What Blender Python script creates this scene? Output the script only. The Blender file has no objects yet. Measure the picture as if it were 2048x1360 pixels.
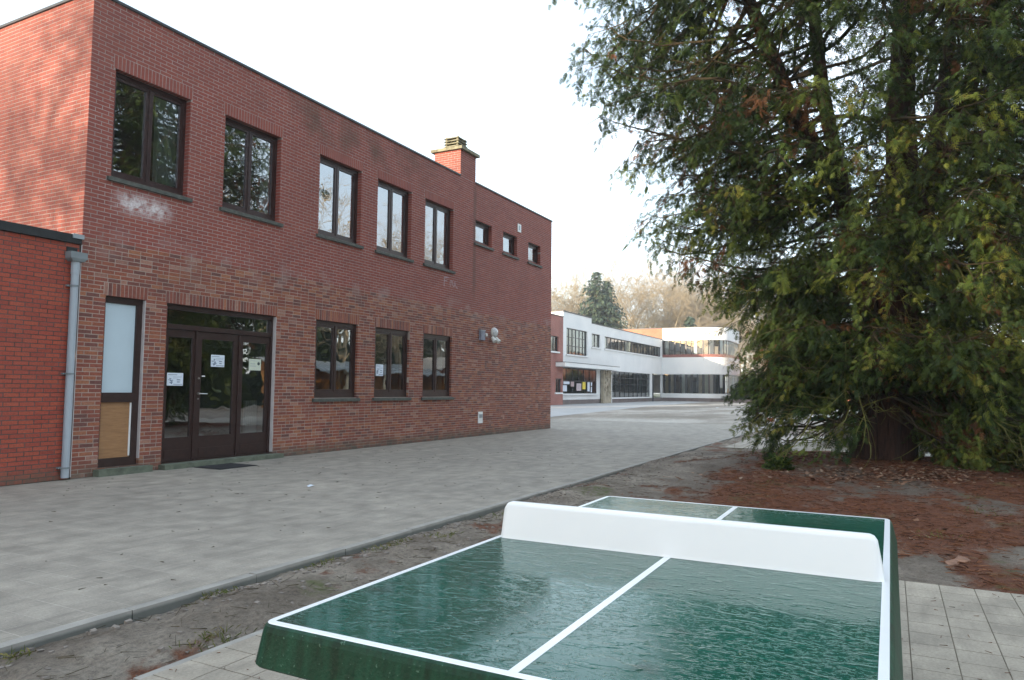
import bpy, math, random
import numpy as np
from mathutils import Matrix, Vector
R = math.radians
rng = np.random.default_rng(7); random.seed(7)
SC = bpy.context.scene; COL = SC.collection

# ------------------------------------------------------------------ camera, sky, sun, exposure
CAM_H = 1.41; PITCH, ROLL, YAW = 0.0670, 0.0101, 0.4821; FPX = 1444.24
fw = Vector((math.cos(YAW)*math.cos(PITCH), math.sin(YAW)*math.cos(PITCH), math.sin(PITCH)))
rt = Vector((math.sin(YAW), -math.cos(YAW), 0)); up = rt.cross(fw)
rt2 = rt*math.cos(ROLL)+up*math.sin(ROLL); up2 = up*math.cos(ROLL)-rt*math.sin(ROLL)
cd = bpy.data.cameras.new('camera'); cam = bpy.data.objects.new('camera', cd); COL.objects.link(cam)
cam.matrix_world = Matrix(((rt2.x, up2.x, -fw.x, 0), (rt2.y, up2.y, -fw.y, 0), (rt2.z, up2.z, -fw.z, CAM_H), (0, 0, 0, 1)))
cd.sensor_width = 36; cd.lens = FPX/2048*36; cd.clip_start = .05; cd.clip_end = 3000
SC.camera = cam

SUN_EL, SUN_A = R(8), R(18)            # low sun, behind the camera (-X), a little to the building's side (+Y)
w = bpy.data.worlds.new("World"); SC.world = w; w.use_nodes = True
wn, wl = w.node_tree.nodes, w.node_tree.links
sky = wn.new('ShaderNodeTexSky'); sky.sky_type = 'NISHITA'; sky.sun_disc = False
sky.sun_elevation = SUN_EL; sky.sun_rotation = R(270)+SUN_A; sky.dust_density = 1.5
veil = wn.new('ShaderNodeMix'); veil.data_type = 'RGBA'      # thin bright winter veil over the blue sky
veil.inputs[6].default_value = (1, 1, 1, 1); veil.inputs[7].default_value = (2.58, 2.93, 3.28, 1)
ctc = wn.new('ShaderNodeTexCoord'); cmp_ = wn.new('ShaderNodeMapping'); cmp_.inputs['Scale'].default_value = (1.4, 1.4, 4.2)
cno = wn.new('ShaderNodeTexNoise'); cno.inputs['Scale'].default_value = 1.6; cno.inputs['Detail'].default_value = 5
crm = wn.new('ShaderNodeMapRange'); crm.inputs[1].default_value = .36; crm.inputs[2].default_value = .66; crm.inputs[3].default_value = .44; crm.inputs[4].default_value = .88
wl.new(ctc.outputs['Generated'], cmp_.inputs[0]); wl.new(cmp_.outputs[0], cno.inputs['Vector']); wl.new(cno.outputs['Fac'], crm.inputs[0]); wl.new(crm.outputs[0], veil.inputs[0])
wl.new(sky.outputs[0], veil.inputs[6]); wl.new(veil.outputs[2], wn['Background'].inputs[0])
wn['Background'].inputs[1].default_value = .12
sd = bpy.data.lights.new('sun', 'SUN'); sd.energy = 2.0; sd.angle = R(.5); sd.color = (1, .82, .62)
so = bpy.data.objects.new('sun', sd); COL.objects.link(so)
sdir = Vector((-math.cos(SUN_A)*math.cos(SUN_EL), math.sin(SUN_A)*math.cos(SUN_EL), math.sin(SUN_EL)))
so.rotation_euler = sdir.to_track_quat('Z', 'Y').to_euler(); so.location = (-20, 10, 30)
SC.view_settings.view_transform = 'Standard'; SC.view_settings.look = 'None'
SC.view_settings.gamma = 1; SC.view_settings.use_curve_mapping = False
SC.view_settings.exposure = 2.42
SC.cycles.max_bounces = 8; SC.cycles.transparent_max_bounces = 12

# ------------------------------------------------------------------ materials
def newmat(name):
    m = bpy.data.materials.new(name); m.use_nodes = True
    nt = m.node_tree; return m, nt, nt.nodes['Principled BSDF']
def nd(nt, typ, **kw):
    n = nt.nodes.new(typ)
    for k, v in kw.items(): setattr(n, k, v)
    return n
def pos(nt, scale=(1, 1, 1)):
    g = nd(nt, 'ShaderNodeNewGeometry'); m = nd(nt, 'ShaderNodeMapping'); m.inputs['Scale'].default_value = scale
    nt.links.new(g.outputs['Position'], m.inputs[0]); return m.outputs[0]
def noise(nt, scale, detail=4, vec=None, rough=.55):
    n = nd(nt, 'ShaderNodeTexNoise'); n.inputs['Scale'].default_value = scale; n.inputs['Detail'].default_value = detail
    n.inputs['Roughness'].default_value = rough
    nt.links.new(vec if vec is not None else pos(nt), n.inputs['Vector']); return n.outputs['Fac']
def ramp(nt, fac, stops, interp='LINEAR'):
    r = nd(nt, 'ShaderNodeValToRGB'); e = r.color_ramp.elements; r.color_ramp.interpolation = interp
    while len(e) < len(stops): e.new(.5)
    for el, (p, c) in zip(e, stops):
        el.position = p; el.color = (*c, 1) if len(c) == 3 else c
    nt.links.new(fac, r.inputs[0]); return r.outputs[0]
def g1(v): return (v, v, v)
def mix(nt, fac, a, b, mode='MIX'):
    m = nd(nt, 'ShaderNodeMix', data_type='RGBA', blend_type=mode)
    for i, v in ((0, fac), (6, a), (7, b)):
        if hasattr(v, 'is_linked'): nt.links.new(v, m.inputs[i])
        else: m.inputs[i].default_value = v if i == 0 else (*v, 1)
    return m.outputs[2]
def math_(nt, op, a, b=0., clamp=False):
    m = nd(nt, 'ShaderNodeMath', operation=op); m.use_clamp = clamp
    for i, v in ((0, a), (1, b)):
        if hasattr(v, 'is_linked'): nt.links.new(v, m.inputs[i])
        else: m.inputs[i].default_value = v
    return m.outputs[0]
def bump(nt, bsdf, h, strength=.3, dist=.01):
    b = nd(nt, 'ShaderNodeBump'); b.inputs['Strength'].default_value = strength; b.inputs['Distance'].default_value = dist
    nt.links.new(h, b.inputs['Height']); nt.links.new(b.outputs[0], bsdf.inputs['Normal'])
def simple(name, col, rough=.6, var=.15, scale=6, bmp=0., metal=0., bscale=None):
    m, nt, b = newmat(name)
    f = noise(nt, scale)
    c = ramp(nt, f, [(.25, tuple(x*(1-var) for x in col)), (.75, tuple(min(1, x*(1+var)) for x in col))])
    nt.links.new(c, b.inputs['Base Color']); b.inputs['Roughness'].default_value = rough; b.inputs['Metallic'].default_value = metal
    if bmp: bump(nt, b, noise(nt, bscale or scale*8), bmp, .01)
    return m
def rnd_fac(nt):          # one random number per brick / tile, whether it is its own object or a face set of a mesh
    a = nd(nt, 'ShaderNodeAttribute', attribute_name='rnd'); o = nd(nt, 'ShaderNodeObjectInfo')
    return math_(nt, 'FRACT', math_(nt, 'ADD', a.outputs['Fac'], o.outputs['Random']))
def sep(nt):
    g = nd(nt, 'ShaderNodeNewGeometry'); s = nd(nt, 'ShaderNodeSeparateXYZ'); nt.links.new(g.outputs['Position'], s.inputs[0]); return s.outputs
def band(nt, v, lo, hi, soft):   # 1 between lo and hi with soft edges
    a = nd(nt, 'ShaderNodeMapRange', interpolation_type='SMOOTHSTEP'); b = nd(nt, 'ShaderNodeMapRange', interpolation_type='SMOOTHSTEP')
    for n, p, q, x, y in ((a, lo-soft, lo+soft, 0, 1), (b, hi-soft, hi+soft, 1, 0)):
        n.inputs[1].default_value = p; n.inputs[2].default_value = q; n.inputs[3].default_value = x; n.inputs[4].default_value = y
        nt.links.new(v, n.inputs[0])
    return math_(nt, 'MULTIPLY', a.outputs[0], b.outputs[0])

def weather_shadow(nt, col):
    """stains, dirt and one painted shadow line of the old school wall, placed where the photograph shows them"""
    X, Y, Z = sep(nt)
    n1 = noise(nt, 1.1, 5); n2 = noise(nt, 9, 5)
    # overall soot variation
    col = mix(nt, math_(nt, 'MULTIPLY', ramp(nt, n1, [(.35, g1(0)), (.75, g1(1))]), .24), col, (.10, .055, .045))
    # pale efflorescence under the first upper window
    e = math_(nt, 'MULTIPLY', band(nt, X, 7.14, 8.0, .22), band(nt, Z, 4.20, 4.47, .13))
    e = math_(nt, 'MULTIPLY', e, math_(nt, 'MULTIPLY', ramp(nt, n2, [(.30, g1(.05)), (.56, g1(1))]), ramp(nt, noise(nt, 34, 5, None, .7), [(.32, g1(.35)), (.58, g1(1))])), True)
    col = mix(nt, math_(nt, 'MULTIPLY', e, .95), col, (.72, .67, .67))
    # pale bloom along the junction of old and new brickwork
    e2 = math_(nt, 'MULTIPLY', band(nt, Z, 3.45, 3.85, .18), ramp(nt, noise(nt, 2.2, 5), [(.5, g1(0)), (.72, g1(1))]))
    col = mix(nt, math_(nt, 'MULTIPLY', e2, .45), col, (.42, .33, .31))
    # brown algae high up, then the shadow line below the chimney's edge, painted dark
    e3 = math_(nt, 'MULTIPLY', math_(nt, 'MULTIPLY', band(nt, X, 10.6, 15.5, 1.), band(nt, Z, 6.75, 7.4, .3)), ramp(nt, n1, [(.42, g1(0)), (.6, g1(1))]))
    col = mix(nt, math_(nt, 'MULTIPLY', e3, .6), col, (.07, .05, .028))
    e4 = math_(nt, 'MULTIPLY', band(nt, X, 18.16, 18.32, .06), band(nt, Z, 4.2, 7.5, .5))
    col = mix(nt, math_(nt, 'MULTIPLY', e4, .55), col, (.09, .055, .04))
    # damp, mossy foot of the wall
    e5 = math_(nt, 'MULTIPLY', band(nt, Z, -1, .16, .14), ramp(nt, n2, [(.3, g1(.35)), (.6, g1(1))]))
    col = mix(nt, math_(nt, 'MULTIPLY', e5, .75), col, (.085, .085, .062))
    return col

def brick_mat(name, stops, grain=.18):
    m, nt, b = newmat(name)
    c = ramp(nt, rnd_fac(nt), stops)
    c = mix(nt, 1., c, ramp(nt, noise(nt, 38, 5), [(.3, g1(1-grain*1.4)), (.7, g1(1+grain))]), 'MULTIPLY')
    c = weather_shadow(nt, c)
    nt.links.new(c, b.inputs['Base Color']); b.inputs['Roughness'].default_value = .82
    bump(nt, b, noise(nt, 90, 5), .35, .004)
    return m
M = {}
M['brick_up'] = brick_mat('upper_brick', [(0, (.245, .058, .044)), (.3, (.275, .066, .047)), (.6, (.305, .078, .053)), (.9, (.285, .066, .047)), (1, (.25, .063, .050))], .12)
M['brick_old'] = brick_mat('old_brick', [(0, (.145, .056, .046)), (.14, (.18, .058, .043)), (.2, (.22, .06, .040)), (.5, (.26, .070, .043)), (.72, (.30, .092, .046)), (.86, (.35, .13, .065)), (.93, (.37, .19, .14)), (1, (.19, .06, .047))])
M['brick_wing'] = brick_mat('wing_brick', [(0, (.31, .055, .033)), (.4, (.37, .066, .037)), (.8, (.41, .08, .040)), (1, (.33, .06, .036))])
def mortar(name, c0, c1):
    m, nt, b = newmat(name)
    c = ramp(nt, noise(nt, 5, 6), [(.3, c0), (.7, c1)]); c = weather_shadow(nt, c)
    nt.links.new(c, b.inputs['Base Color']); b.inputs['Roughness'].default_value = .95
    bump(nt, b, noise(nt, 120, 4), .2, .003); return m
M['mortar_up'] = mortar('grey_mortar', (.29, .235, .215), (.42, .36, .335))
M['mortar_old'] = mortar('pale_mortar', (.30, .235, .20), (.44, .365, .31))
M['mortar_wing'] = mortar('dark_mortar', (.065, .05, .045), (.12, .095, .085))
M['frame'] = simple('dark_brown_timber', (.030, .0125, .010), .38, .35, 14, .15)
M['frame_up'] = simple('brown_timber', (.034, .014, .012), .35, .35, 14, .15)
M['sill'] = simple('weathered_bluestone', (.075, .078, .066), .7, .45, 9, .4)
M['step'] = simple('mossy_stone', (.115, .13, .095), .8, .45, 7, .5)
M['trim'] = simple('dark_metal_trim', (.03, .032, .035), .5, .3, 5)
M['felt'] = simple('black_bitumen', (.014, .015, .016), .7, .5, 6, .4)
M['zinc'] = simple('zinc_sheet', (.30, .33, .35), .45, .2, 5)
M['pvc'] = simple('grey_plastic_pipe', (.34, .38, .42), .42, .1, 3)
M['pvcdark'] = simple('grey_hopper', (.19, .215, .225), .5, .15, 6)
M['white'] = simple('white_paint', (.80, .80, .79), .5, .03, 4)
M['caulk'] = simple('white_sealant', (.52, .47, .46), .6, .1, 9)
M['panel'] = simple('pale_blue_panel', (.50, .60, .66), .35, .04, 2)
M['paper'] = simple('paper_white', (.66, .72, .80), .7, .03, 5)
M['paper_cream'] = simple('paper_cream', (.60, .64, .52), .7, .03, 5)
M['ink'] = simple('faded_ink', (.20, .25, .33), .8, .1, 5)
M['inkdark'] = simple('dark_ink', (.05, .07, .07), .8, .1, 5)
M['steel'] = simple('brushed_steel', (.65, .64, .62), .3, .05, 5, 0, 1)
M['rubber'] = simple('black_rubber', (.018, .018, .02), .85, .3, 60, .6)
M['room'] = simple('room_plaster', (.26, .25, .22), .9, .1, 1)
M['curtain'] = simple('white_curtain', (.72, .78, .76), .8, .06, 8)
M['curtain_green'] = simple('pale_green_curtain', (.42, .50, .42), .8, .06, 8)
M['concrete'] = simple('concrete', (.30, .29, .26), .9, .25, 5, .4)
M['mossconcrete'] = simple('mossy_concrete', (.21, .20, .135), .9, .5, 8, .5)
M['lampglass'] = simple('lamp_glass', (.55, .55, .55), .15, .2, 20)
M['lampbody'] = simple('lamp_body', (.62, .62, .58), .5, .06, 9)
M['greybox'] = simple('blue_grey_box', (.20, .21, .26), .6, .25, 12)
M['signblue'] = simple('sign_blue_grey', (.24, .40, .47), .5, .05, 12)
M['chalk'] = simple('chalk_paint', (.40, .30, .32), .9, .3, 15)
m, nt, b = newmat('plywood')
c = ramp(nt, noise(nt, 3, 6, pos(nt, (2, 2, 14))), [(.3, (.26, .13, .055)), (.7, (.36, .19, .085))]); nt.links.new(c, b.inputs['Base Color']); b.inputs['Roughness'].default_value = .5
M['plywood'] = m
def glass_mat(name, ior, tint=(.75, .8, .8), wav=.02, wscale=2.2):
    m, nt, b = newmat(name); nt.nodes.remove(b); out = nt.nodes['Material Output']
    gl = nd(nt, 'ShaderNodeBsdfGlossy'); gl.inputs['Roughness'].default_value = .0; gl.inputs['Color'].default_value = (.95, .97, 1, 1)
    tr = nd(nt, 'ShaderNodeBsdfTransparent'); tr.inputs[0].default_value = (*tint, 1)
    fr = nd(nt, 'ShaderNodeFresnel'); fr.inputs[0].default_value = ior
    bp = nd(nt, 'ShaderNodeBump'); bp.inputs['Strength'].default_value = wav; bp.inputs['Distance'].default_value = .1
    nt.links.new(noise(nt, wscale, 1), bp.inputs['Height']); nt.links.new(bp.outputs[0], gl.inputs['Normal'])
    mx = nd(nt, 'ShaderNodeMixShader'); nt.links.new(fr.outputs[0], mx.inputs[0]); nt.links.new(tr.outputs[0], mx.inputs[1]); nt.links.new(gl.outputs[0], mx.inputs[2])
    nt.links.new(mx.outputs[0], out.inputs[0]); return m
M['glass'] = glass_mat('window_glass', 4.0, (.72, .78, .78), .02)
M['glass_far'] = glass_mat('far_glass', 2.4, (.8, .84, .84), .03)

# paving, soil, grounds
def tile_mat(name, c0, c1, c2, joint=False):
    m, nt, b = newmat(name)
    big = noise(nt, .45, 5); mid = noise(nt, 3.5, 6); fine = noise(nt, 60, 5)
    c = ramp(nt, big, [(.3, c0), (.52, c1), (.72, c2)])
    c = mix(nt, .5, c, ramp(nt, rnd_fac(nt), [(0, tuple(x*.86 for x in c1)), (1, tuple(x*1.10 for x in c1))]))
    c = mix(nt, 1., c, ramp(nt, mid, [(.3, g1(.74)), (.7, g1(1.2))]), 'MULTIPLY')
    c = mix(nt, 1., c, ramp(nt, fine, [(.3, g1(.82)), (.7, g1(1.12))]), 'MULTIPLY')
    st = noise(nt, 2.2, 6, pos(nt, (.45, 3.2, 1)), .7)       # dark wheel and scuff streaks along the lane
    c = mix(nt, math_(nt, 'MULTIPLY', ramp(nt, st, [(.52, g1(0)), (.72, g1(1))]), .6), c, tuple(x*.6 for x in c0))
    sp = noise(nt, 55, 2); c = mix(nt, math_(nt, 'MULTIPLY', ramp(nt, sp, [(.70, g1(0)), (.73, g1(1))]), .6), c, (.05, .04, .032))
    nt.links.new(c, b.inputs['Base Color']); b.inputs['Roughness'].default_value = .75
    bump(nt, b, fine, .35, .004); return m
M['tile'] = tile_mat('grey_paving', (.235, .212, .178), (.30, .27, .226), (.365, .326, .268))
M['slab'] = tile_mat('buff_paving', (.30, .262, .212), (.35, .308, .248), (.40, .352, .285))
M['joint'] = simple('joint_sand', (.46, .425, .37), .95, .3, 4, .3)
M['jointdark'] = simple('joint_dirt', (.16, .135, .10), .95, .4, 6, .3)
m, nt, b = newmat('kerb_concrete')
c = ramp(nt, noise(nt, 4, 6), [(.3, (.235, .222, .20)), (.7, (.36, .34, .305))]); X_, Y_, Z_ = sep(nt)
low_dark = nd(nt, 'ShaderNodeMapRange'); low_dark.inputs[1].default_value = -.016; low_dark.inputs[2].default_value = -.034; nt.links.new(math_(nt, 'ADD', Z_, math_(nt, 'MULTIPLY', noise(nt, 9, 4), -.012)), low_dark.inputs[0])  # kerb colour darkens towards the bottom
c = mix(nt, math_(nt, 'MULTIPLY', low_dark.outputs[0], .75), c, (.075, .082, .072)); nt.links.new(c, b.inputs['Base Color']); b.inputs['Roughness'].default_value = .8; bump(nt, b, noise(nt, 60, 5), .4, .005); M['kerb'] = m
m, nt, b = newmat('sandy_soil')
at = nd(nt, 'ShaderNodeAttribute', attribute_name='litter').outputs['Fac']
base = ramp(nt, noise(nt, 1.3, 8, None, .65), [(.3, (.115, .088, .064)), (.5, (.225, .187, .148)), (.68, (.36, .312, .255))])
base = mix(nt, 1., base, ramp(nt, noise(nt, 26, 8, None, .7), [(.28, g1(.45)), (.5, g1(1)), (.75, g1(1.35))]), 'MULTIPLY')
base = mix(nt, 1., base, ramp(nt, noise(nt, 110, 6, None, .75), [(.3, g1(.62)), (.5, g1(1)), (.7, g1(1.22))]), 'MULTIPLY')
red = ramp(nt, noise(nt, 34, 9, None, .85), [(.30, (.035, .016, .010)), (.47, (.125, .042, .019)), (.60, (.22, .078, .032)), (.78, (.30, .16, .09))])
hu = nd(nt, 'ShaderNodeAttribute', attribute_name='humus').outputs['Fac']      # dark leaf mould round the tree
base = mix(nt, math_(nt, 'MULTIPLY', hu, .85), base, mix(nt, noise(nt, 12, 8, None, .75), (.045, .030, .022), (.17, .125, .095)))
at = math_(nt, 'ADD', math_(nt, 'MULTIPLY', math_(nt, 'SUBTRACT', at, noise(nt, 30, 8, None, .8)), 2.6), .58, True)
c = mix(nt, at, base, red)
ms = math_(nt, 'MULTIPLY', ramp(nt, noise(nt, .9, 4), [(.60, g1(0)), (.68, g1(1))]), ramp(nt, noise(nt, 14, 6), [(.42, g1(0)), (.58, g1(1))]))
c = mix(nt, math_(nt, 'MULTIPLY', ms, .8), c, (.09, .11, .025))
nt.links.new(c, b.inputs['Base Color']); b.inputs['Roughness'].default_value = .95
bump(nt, b, noise(nt, 40, 9, None, .75), 1., .035); M['soil'] = m
m, nt, b = newmat('gravel_field')
fn = noise(nt, .12, 7, pos(nt, (.6, 1.3, 1)), .62)
c = ramp(nt, fn, [(.32, (.17, .142, .112)), (.46, (.24, .208, .17)), (.56, (.38, .345, .30)), (.72, (.46, .43, .38))])
c = mix(nt, 1., c, ramp(nt, noise(nt, 3.5, 9, None, .8), [(.3, g1(.55)), (.5, g1(1)), (.7, g1(1.3))]), 'MULTIPLY')
nt.links.new(c, b.inputs['Base Color']); b.inputs['Roughness'].default_value = .95; bump(nt, b, noise(nt, 12, 8, None, .7), .7, .04); M['field'] = m
M['path'] = simple('pale_concrete_path', (.36, .36, .355), .85, .14, .7, .3, 0, 30)
M['grass'] = simple('winter_grass', (.07, .075, .03), .95, .45, .4, .5, 0, 12)

# ------------------------------------------------------------------ mesh helpers
LOC = {}
def world_of(o):
    return LOC.get(o, Vector((0, 0, 0))) if o is not None else Vector((0, 0, 0))
class MB:
    def __init__(s): s.v, s.f, s.r = [], [], []
    def quad(s, a, b, c, d, r=0.):
        n = len(s.v); s.v += [a, b, c, d]; s.f.append((n, n+1, n+2, n+3)); s.r.append(r)
    def box(s, x0, x1, y0, y1, z0, z1, r=0.):
        n = len(s.v)
        s.v += [(x0, y0, z0), (x1, y0, z0), (x1, y1, z0), (x0, y1, z0), (x0, y0, z1), (x1, y0, z1), (x1, y1, z1), (x0, y1, z1)]
        for f in ((0, 3, 2, 1), (4, 5, 6, 7), (0, 1, 5, 4), (1, 2, 6, 5), (2, 3, 7, 6), (3, 0, 4, 7)):
            s.f.append(tuple(n+i for i in f)); s.r.append(r)
        return s
    def hexa(s, lo, hi):       # eight corners: lower ring, upper ring (counter-clockwise from above)
        n = len(s.v); s.v += list(lo)+list(hi)
        for f in ((0, 3, 2, 1), (4, 5, 6, 7), (0, 1, 5, 4), (1, 2, 6, 5), (2, 3, 7, 6), (3, 0, 4, 7)):
            s.f.append(tuple(n+i for i in f)); s.r.append(0.)
        return s
    def tube(s, pts, rad, n=8, cap=True):
        pts = [Vector(p) for p in pts]; rad = rad if hasattr(rad, '__len__') else [rad]*len(pts)
        b0 = len(s.v)
        for i, p in enumerate(pts):
            t = (pts[min(i+1, len(pts)-1)]-pts[max(i-1, 0)]).normalized()
            a = t.cross(Vector((0, 0, 1)) if abs(t.z) < .9 else Vector((1, 0, 0))).normalized(); c = t.cross(a)
            for k in range(n):
                th = 2*math.pi*k/n; s.v.append(tuple(p+(a*math.cos(th)+c*math.sin(th))*rad[i]))
        for i in range(len(pts)-1):
            for k in range(n):
                s.f.append((b0+i*n+k, b0+i*n+(k+1) % n, b0+(i+1)*n+(k+1) % n, b0+(i+1)*n+k)); s.r.append(0.)
        if cap:
            s.f.append(tuple(b0+k for k in range(n))); s.f.append(tuple(b0+(len(pts)-1)*n+k for k in reversed(range(n)))); s.r += [0., 0.]
        return s
    def build(s, name, mat, parent=None, smooth=False, recalc=True):
        o0 = world_of(parent)
        me = bpy.data.meshes.new(name)
        me.from_pydata([(x-o0.x, y-o0.y, z-o0.z) for x, y, z in s.v], [], s.f)
        a = me.attributes.new('rnd', 'FLOAT', 'FACE'); a.data.foreach_set('value', np.array(s.r, np.float32))
        if smooth: me.polygons.foreach_set('use_smooth', [True]*len(me.polygons))
        me.materials.append(mat); me.update()
        o = bpy.data.objects.new(name, me); COL.objects.link(o)
        if parent is not None: o.parent = parent; LOC[o] = world_of(parent)
        return o
def np_mesh(name, V, F, mat, parent=None, rnd=None, extra=None, smooth=False):
    """V (N,3) world, F (M,k) one face size; rnd per face"""
    o0 = np.array(world_of(parent)); V = np.asarray(V, np.float32)-o0.astype(np.float32); F = np.asarray(F, np.int32)
    me = bpy.data.meshes.new(name); n, k = F.shape
    me.vertices.add(len(V)); me.vertices.foreach_set('co', V.ravel())
    me.loops.add(n*k); me.loops.foreach_set('vertex_index', F.ravel())
    me.polygons.add(n); me.polygons.foreach_set('loop_start', np.arange(0, n*k, k, dtype=np.int32))
    if rnd is not None:
        a = me.attributes.new('rnd', 'FLOAT', 'FACE'); a.data.foreach_set('value', np.asarray(rnd, np.float32))
    for kk, vv in (extra or {}).items():
        a = me.attributes.new(kk, 'FLOAT', 'POINT'); a.data.foreach_set('value', np.asarray(vv, np.float32))
    if smooth: me.polygons.foreach_set('use_smooth', np.ones(n, bool))
    else: me.polygons.foreach_set('use_smooth', np.zeros(n, bool))
    me.materials.append(mat); me.update(calc_edges=True)
    o = bpy.data.objects.new(name, me); COL.objects.link(o)
    if parent is not None: o.parent = parent; LOC[o] = world_of(parent)
    return o
BOXF = np.array([(0, 3, 2, 1), (4, 5, 6, 7), (0, 1, 5, 4), (1, 2, 6, 5), (2, 3, 7, 6), (3, 0, 4, 7)])
def boxes_np(B):                 # B (N,6) x0 x1 y0 y1 z0 z1
    B = np.asarray(B, float); i = np.array([(0, 2, 4), (1, 2, 4), (1, 3, 4), (0, 3, 4), (0, 2, 5), (1, 2, 5), (1, 3, 5), (0, 3, 5)])
    V = B[:, i].reshape(-1, 3); F = (np.arange(len(B))[:, None, None]*8+BOXF[None]).reshape(-1, 4); return V, F
def segs_np(P0, P1, r0, r1, n=3):
    """frusta along segments"""
    P0, P1 = np.asarray(P0, float), np.asarray(P1, float); T = P1-P0; L = np.linalg.norm(T, axis=1, keepdims=True); T = T/np.maximum(L, 1e-6)
    ref = np.where(np.abs(T[:, 2:3]) < .9, np.array([[0, 0, 1.]]), np.array([[1., 0, 0]]))
    A = np.cross(T, ref); A /= np.linalg.norm(A, axis=1, keepdims=True); C = np.cross(T, A)
    th = np.arange(n)*2*math.pi/n; dirs = A[:, None]*np.cos(th)[None, :, None]+C[:, None]*np.sin(th)[None, :, None]
    V = np.concatenate([P0[:, None]+dirs*np.asarray(r0)[:, None, None], P1[:, None]+dirs*np.asarray(r1)[:, None, None]], 1).reshape(-1, 3)
    k = np.arange(n); f = np.stack([k, (k+1) % n, (k+1) % n+n, k+n], 1)
    F = (np.arange(len(P0))[:, None, None]*2*n+f[None]).reshape(-1, 4); return V, F
def thing(name, label, cat, loc=(0, 0, 0), group=None):
    o = bpy.data.objects.new(name, None); COL.objects.link(o); o.location = loc; LOC[o] = Vector(loc); o.empty_display_size = .2
    return tag(o, label, cat, group)
def tag(o, label, cat, group=None):
    o['label'] = label; o['category'] = cat
    if group: o['group'] = group
    return o
def struct(o): o['kind'] = 'structure'; return o
def stuff(o): o['kind'] = 'stuff'; return o
def vnoise(x, y, seed=0):
    r = np.random.default_rng(seed).random((256, 256)); xi, yi = np.floor(x).astype(int), np.floor(y).astype(int); fx, fy = x-xi, y-yi
    fx, fy = fx*fx*(3-2*fx), fy*fy*(3-2*fy); g = lambda a, b_: r[a % 256, b_ % 256]
    return (g(xi, yi)*(1-fx)+g(xi+1, yi)*fx)*(1-fy)+(g(xi, yi+1)*(1-fx)+g(xi+1, yi+1)*fx)*fy
def fbm(x, y, oct=5, seed=0, gain=.5):
    s, a, t = 0, 1, 0
    for i in range(oct): s = s+a*vnoise(x*2**i, y*2**i, seed+i); t += a; a *= gain
    return s/t

# ------------------------------------------------------------------ brickwork
D = 10.834                       # plane of the school's front
CH = .064                        # course height
def conv_front(s0, s1, d0, d1, z0, z1): return (s0, s1, D+d0, D+d1, z0, z1)      # d is depth into the wall
def conv_end(s0, s1, d0, d1, z0, z1, X=6.58): return (X+d0, X+d1, s0, s1, z0, z1)
def wall_sheet(mb, s0, s1, z0, z1, ops, depth, put):
    """mortar face with openings and their reveals; put(s, d, z) -> point"""
    ss = sorted({s0, s1, *[x for o in ops for x in o[:2] if s0 < x < s1]}); zs = sorted({z0, z1, *[x for o in ops for x in o[2:] if z0 < x < z1]})
    for a, b_ in zip(ss, ss[1:]):
        for c, d in zip(zs, zs[1:]):
            ms, mz = (a+b_)/2, (c+d)/2
            if any(o[0] < ms < o[1] and o[2] < mz < o[3] for o in ops): continue
            mb.quad(put(a, 0, c), put(b_, 0, c), put(b_, 0, d), put(a, 0, d))
    for o in ops:
        a, b_, c, d = o
        for p, q_ in (((a, c), (a, d)), ((b_, d), (b_, c)), ((a, d), (b_, d)), ((b_, c), (a, c))):
            mb.quad(put(p[0], 0, p[1]), put(q_[0], 0, q_[1]), put(q_[0], depth, q_[1]), put(p[0], depth, p[1]))
def lay_bricks(s0, s1, z0, z1, ops, L=.215, H=CH, joint=.0125, soldier=None, seed=1, headers=.0, reveal=.11):
    """list of (s0,s1,d0,d1,z0,z1) bricks; soldier = list of (s0,s1,z0,z1) lintel zones"""
    g = np.random.default_rng(seed); out = []; n = int(round((z1-z0)/H)); h = (z1-z0)/n
    soldier = [(a, b_, c, z0+h*round((d-z0)/h)) for a, b_, c, d in (soldier or [])]     # lintels end on a bed joint
    for i in range(n):
        za, zb = z0+i*h, z0+(i+1)*h; zm = (za+zb)/2
        edges = [s0]; x = s0+(L*.5 if i % 2 else L)+g.uniform(-.006, .006)
        while x < s1-.05:
            edges.append(x); x += L*.5 if g.random() < headers else L
        edges.append(s1)
        blocks = [(o[0], o[1], True) for o in ops if o[2] < zm < o[3]]+[(o[0], o[1], False) for o in soldier if o[2] < zm < o[3]]
        for a, b_ in zip(edges, edges[1:]):
            parts = [(a, b_, False, False)]
            for (p, q_, op) in blocks:
                new = []
                for (c, d, el, er) in parts:
                    if d <= p or c >= q_: new.append((c, d, el, er)); continue
                    if c < p: new.append((c, p, el, op))
                    if d > q_: new.append((q_, d, op, er))
                parts = new
            for (c, d, el, er) in parts:
                if d-c < (.012 if (el or er) else .022): continue
                ja = 0 if el or abs(c-s0) < 1e-6 else joint/2; jb = 0 if er or abs(d-s1) < 1e-6 else joint/2
                pr = -.0028+g.uniform(-.0009, .0009); jz = g.uniform(-.0012, .0012)
                out.append((c+ja-(.004 if el else 0), d-jb+(.004 if er else 0), pr, reveal if (el or er) else .01, za+joint/2+jz, zb-joint/2+jz))
    for (a, b_, c, d) in soldier:
        k = max(1, int(round((b_-a)/.066))); ww = (b_-a)/k
        for i in range(k):
            pr = -.0028+g.uniform(-.001, .001)
            out.append((a+i*ww+joint/2, a+(i+1)*ww-joint/2, pr, reveal*.9, c+.002, d-joint/2))
    return np.array(out)
CAMP = np.array([0, 0, CAM_H])
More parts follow.
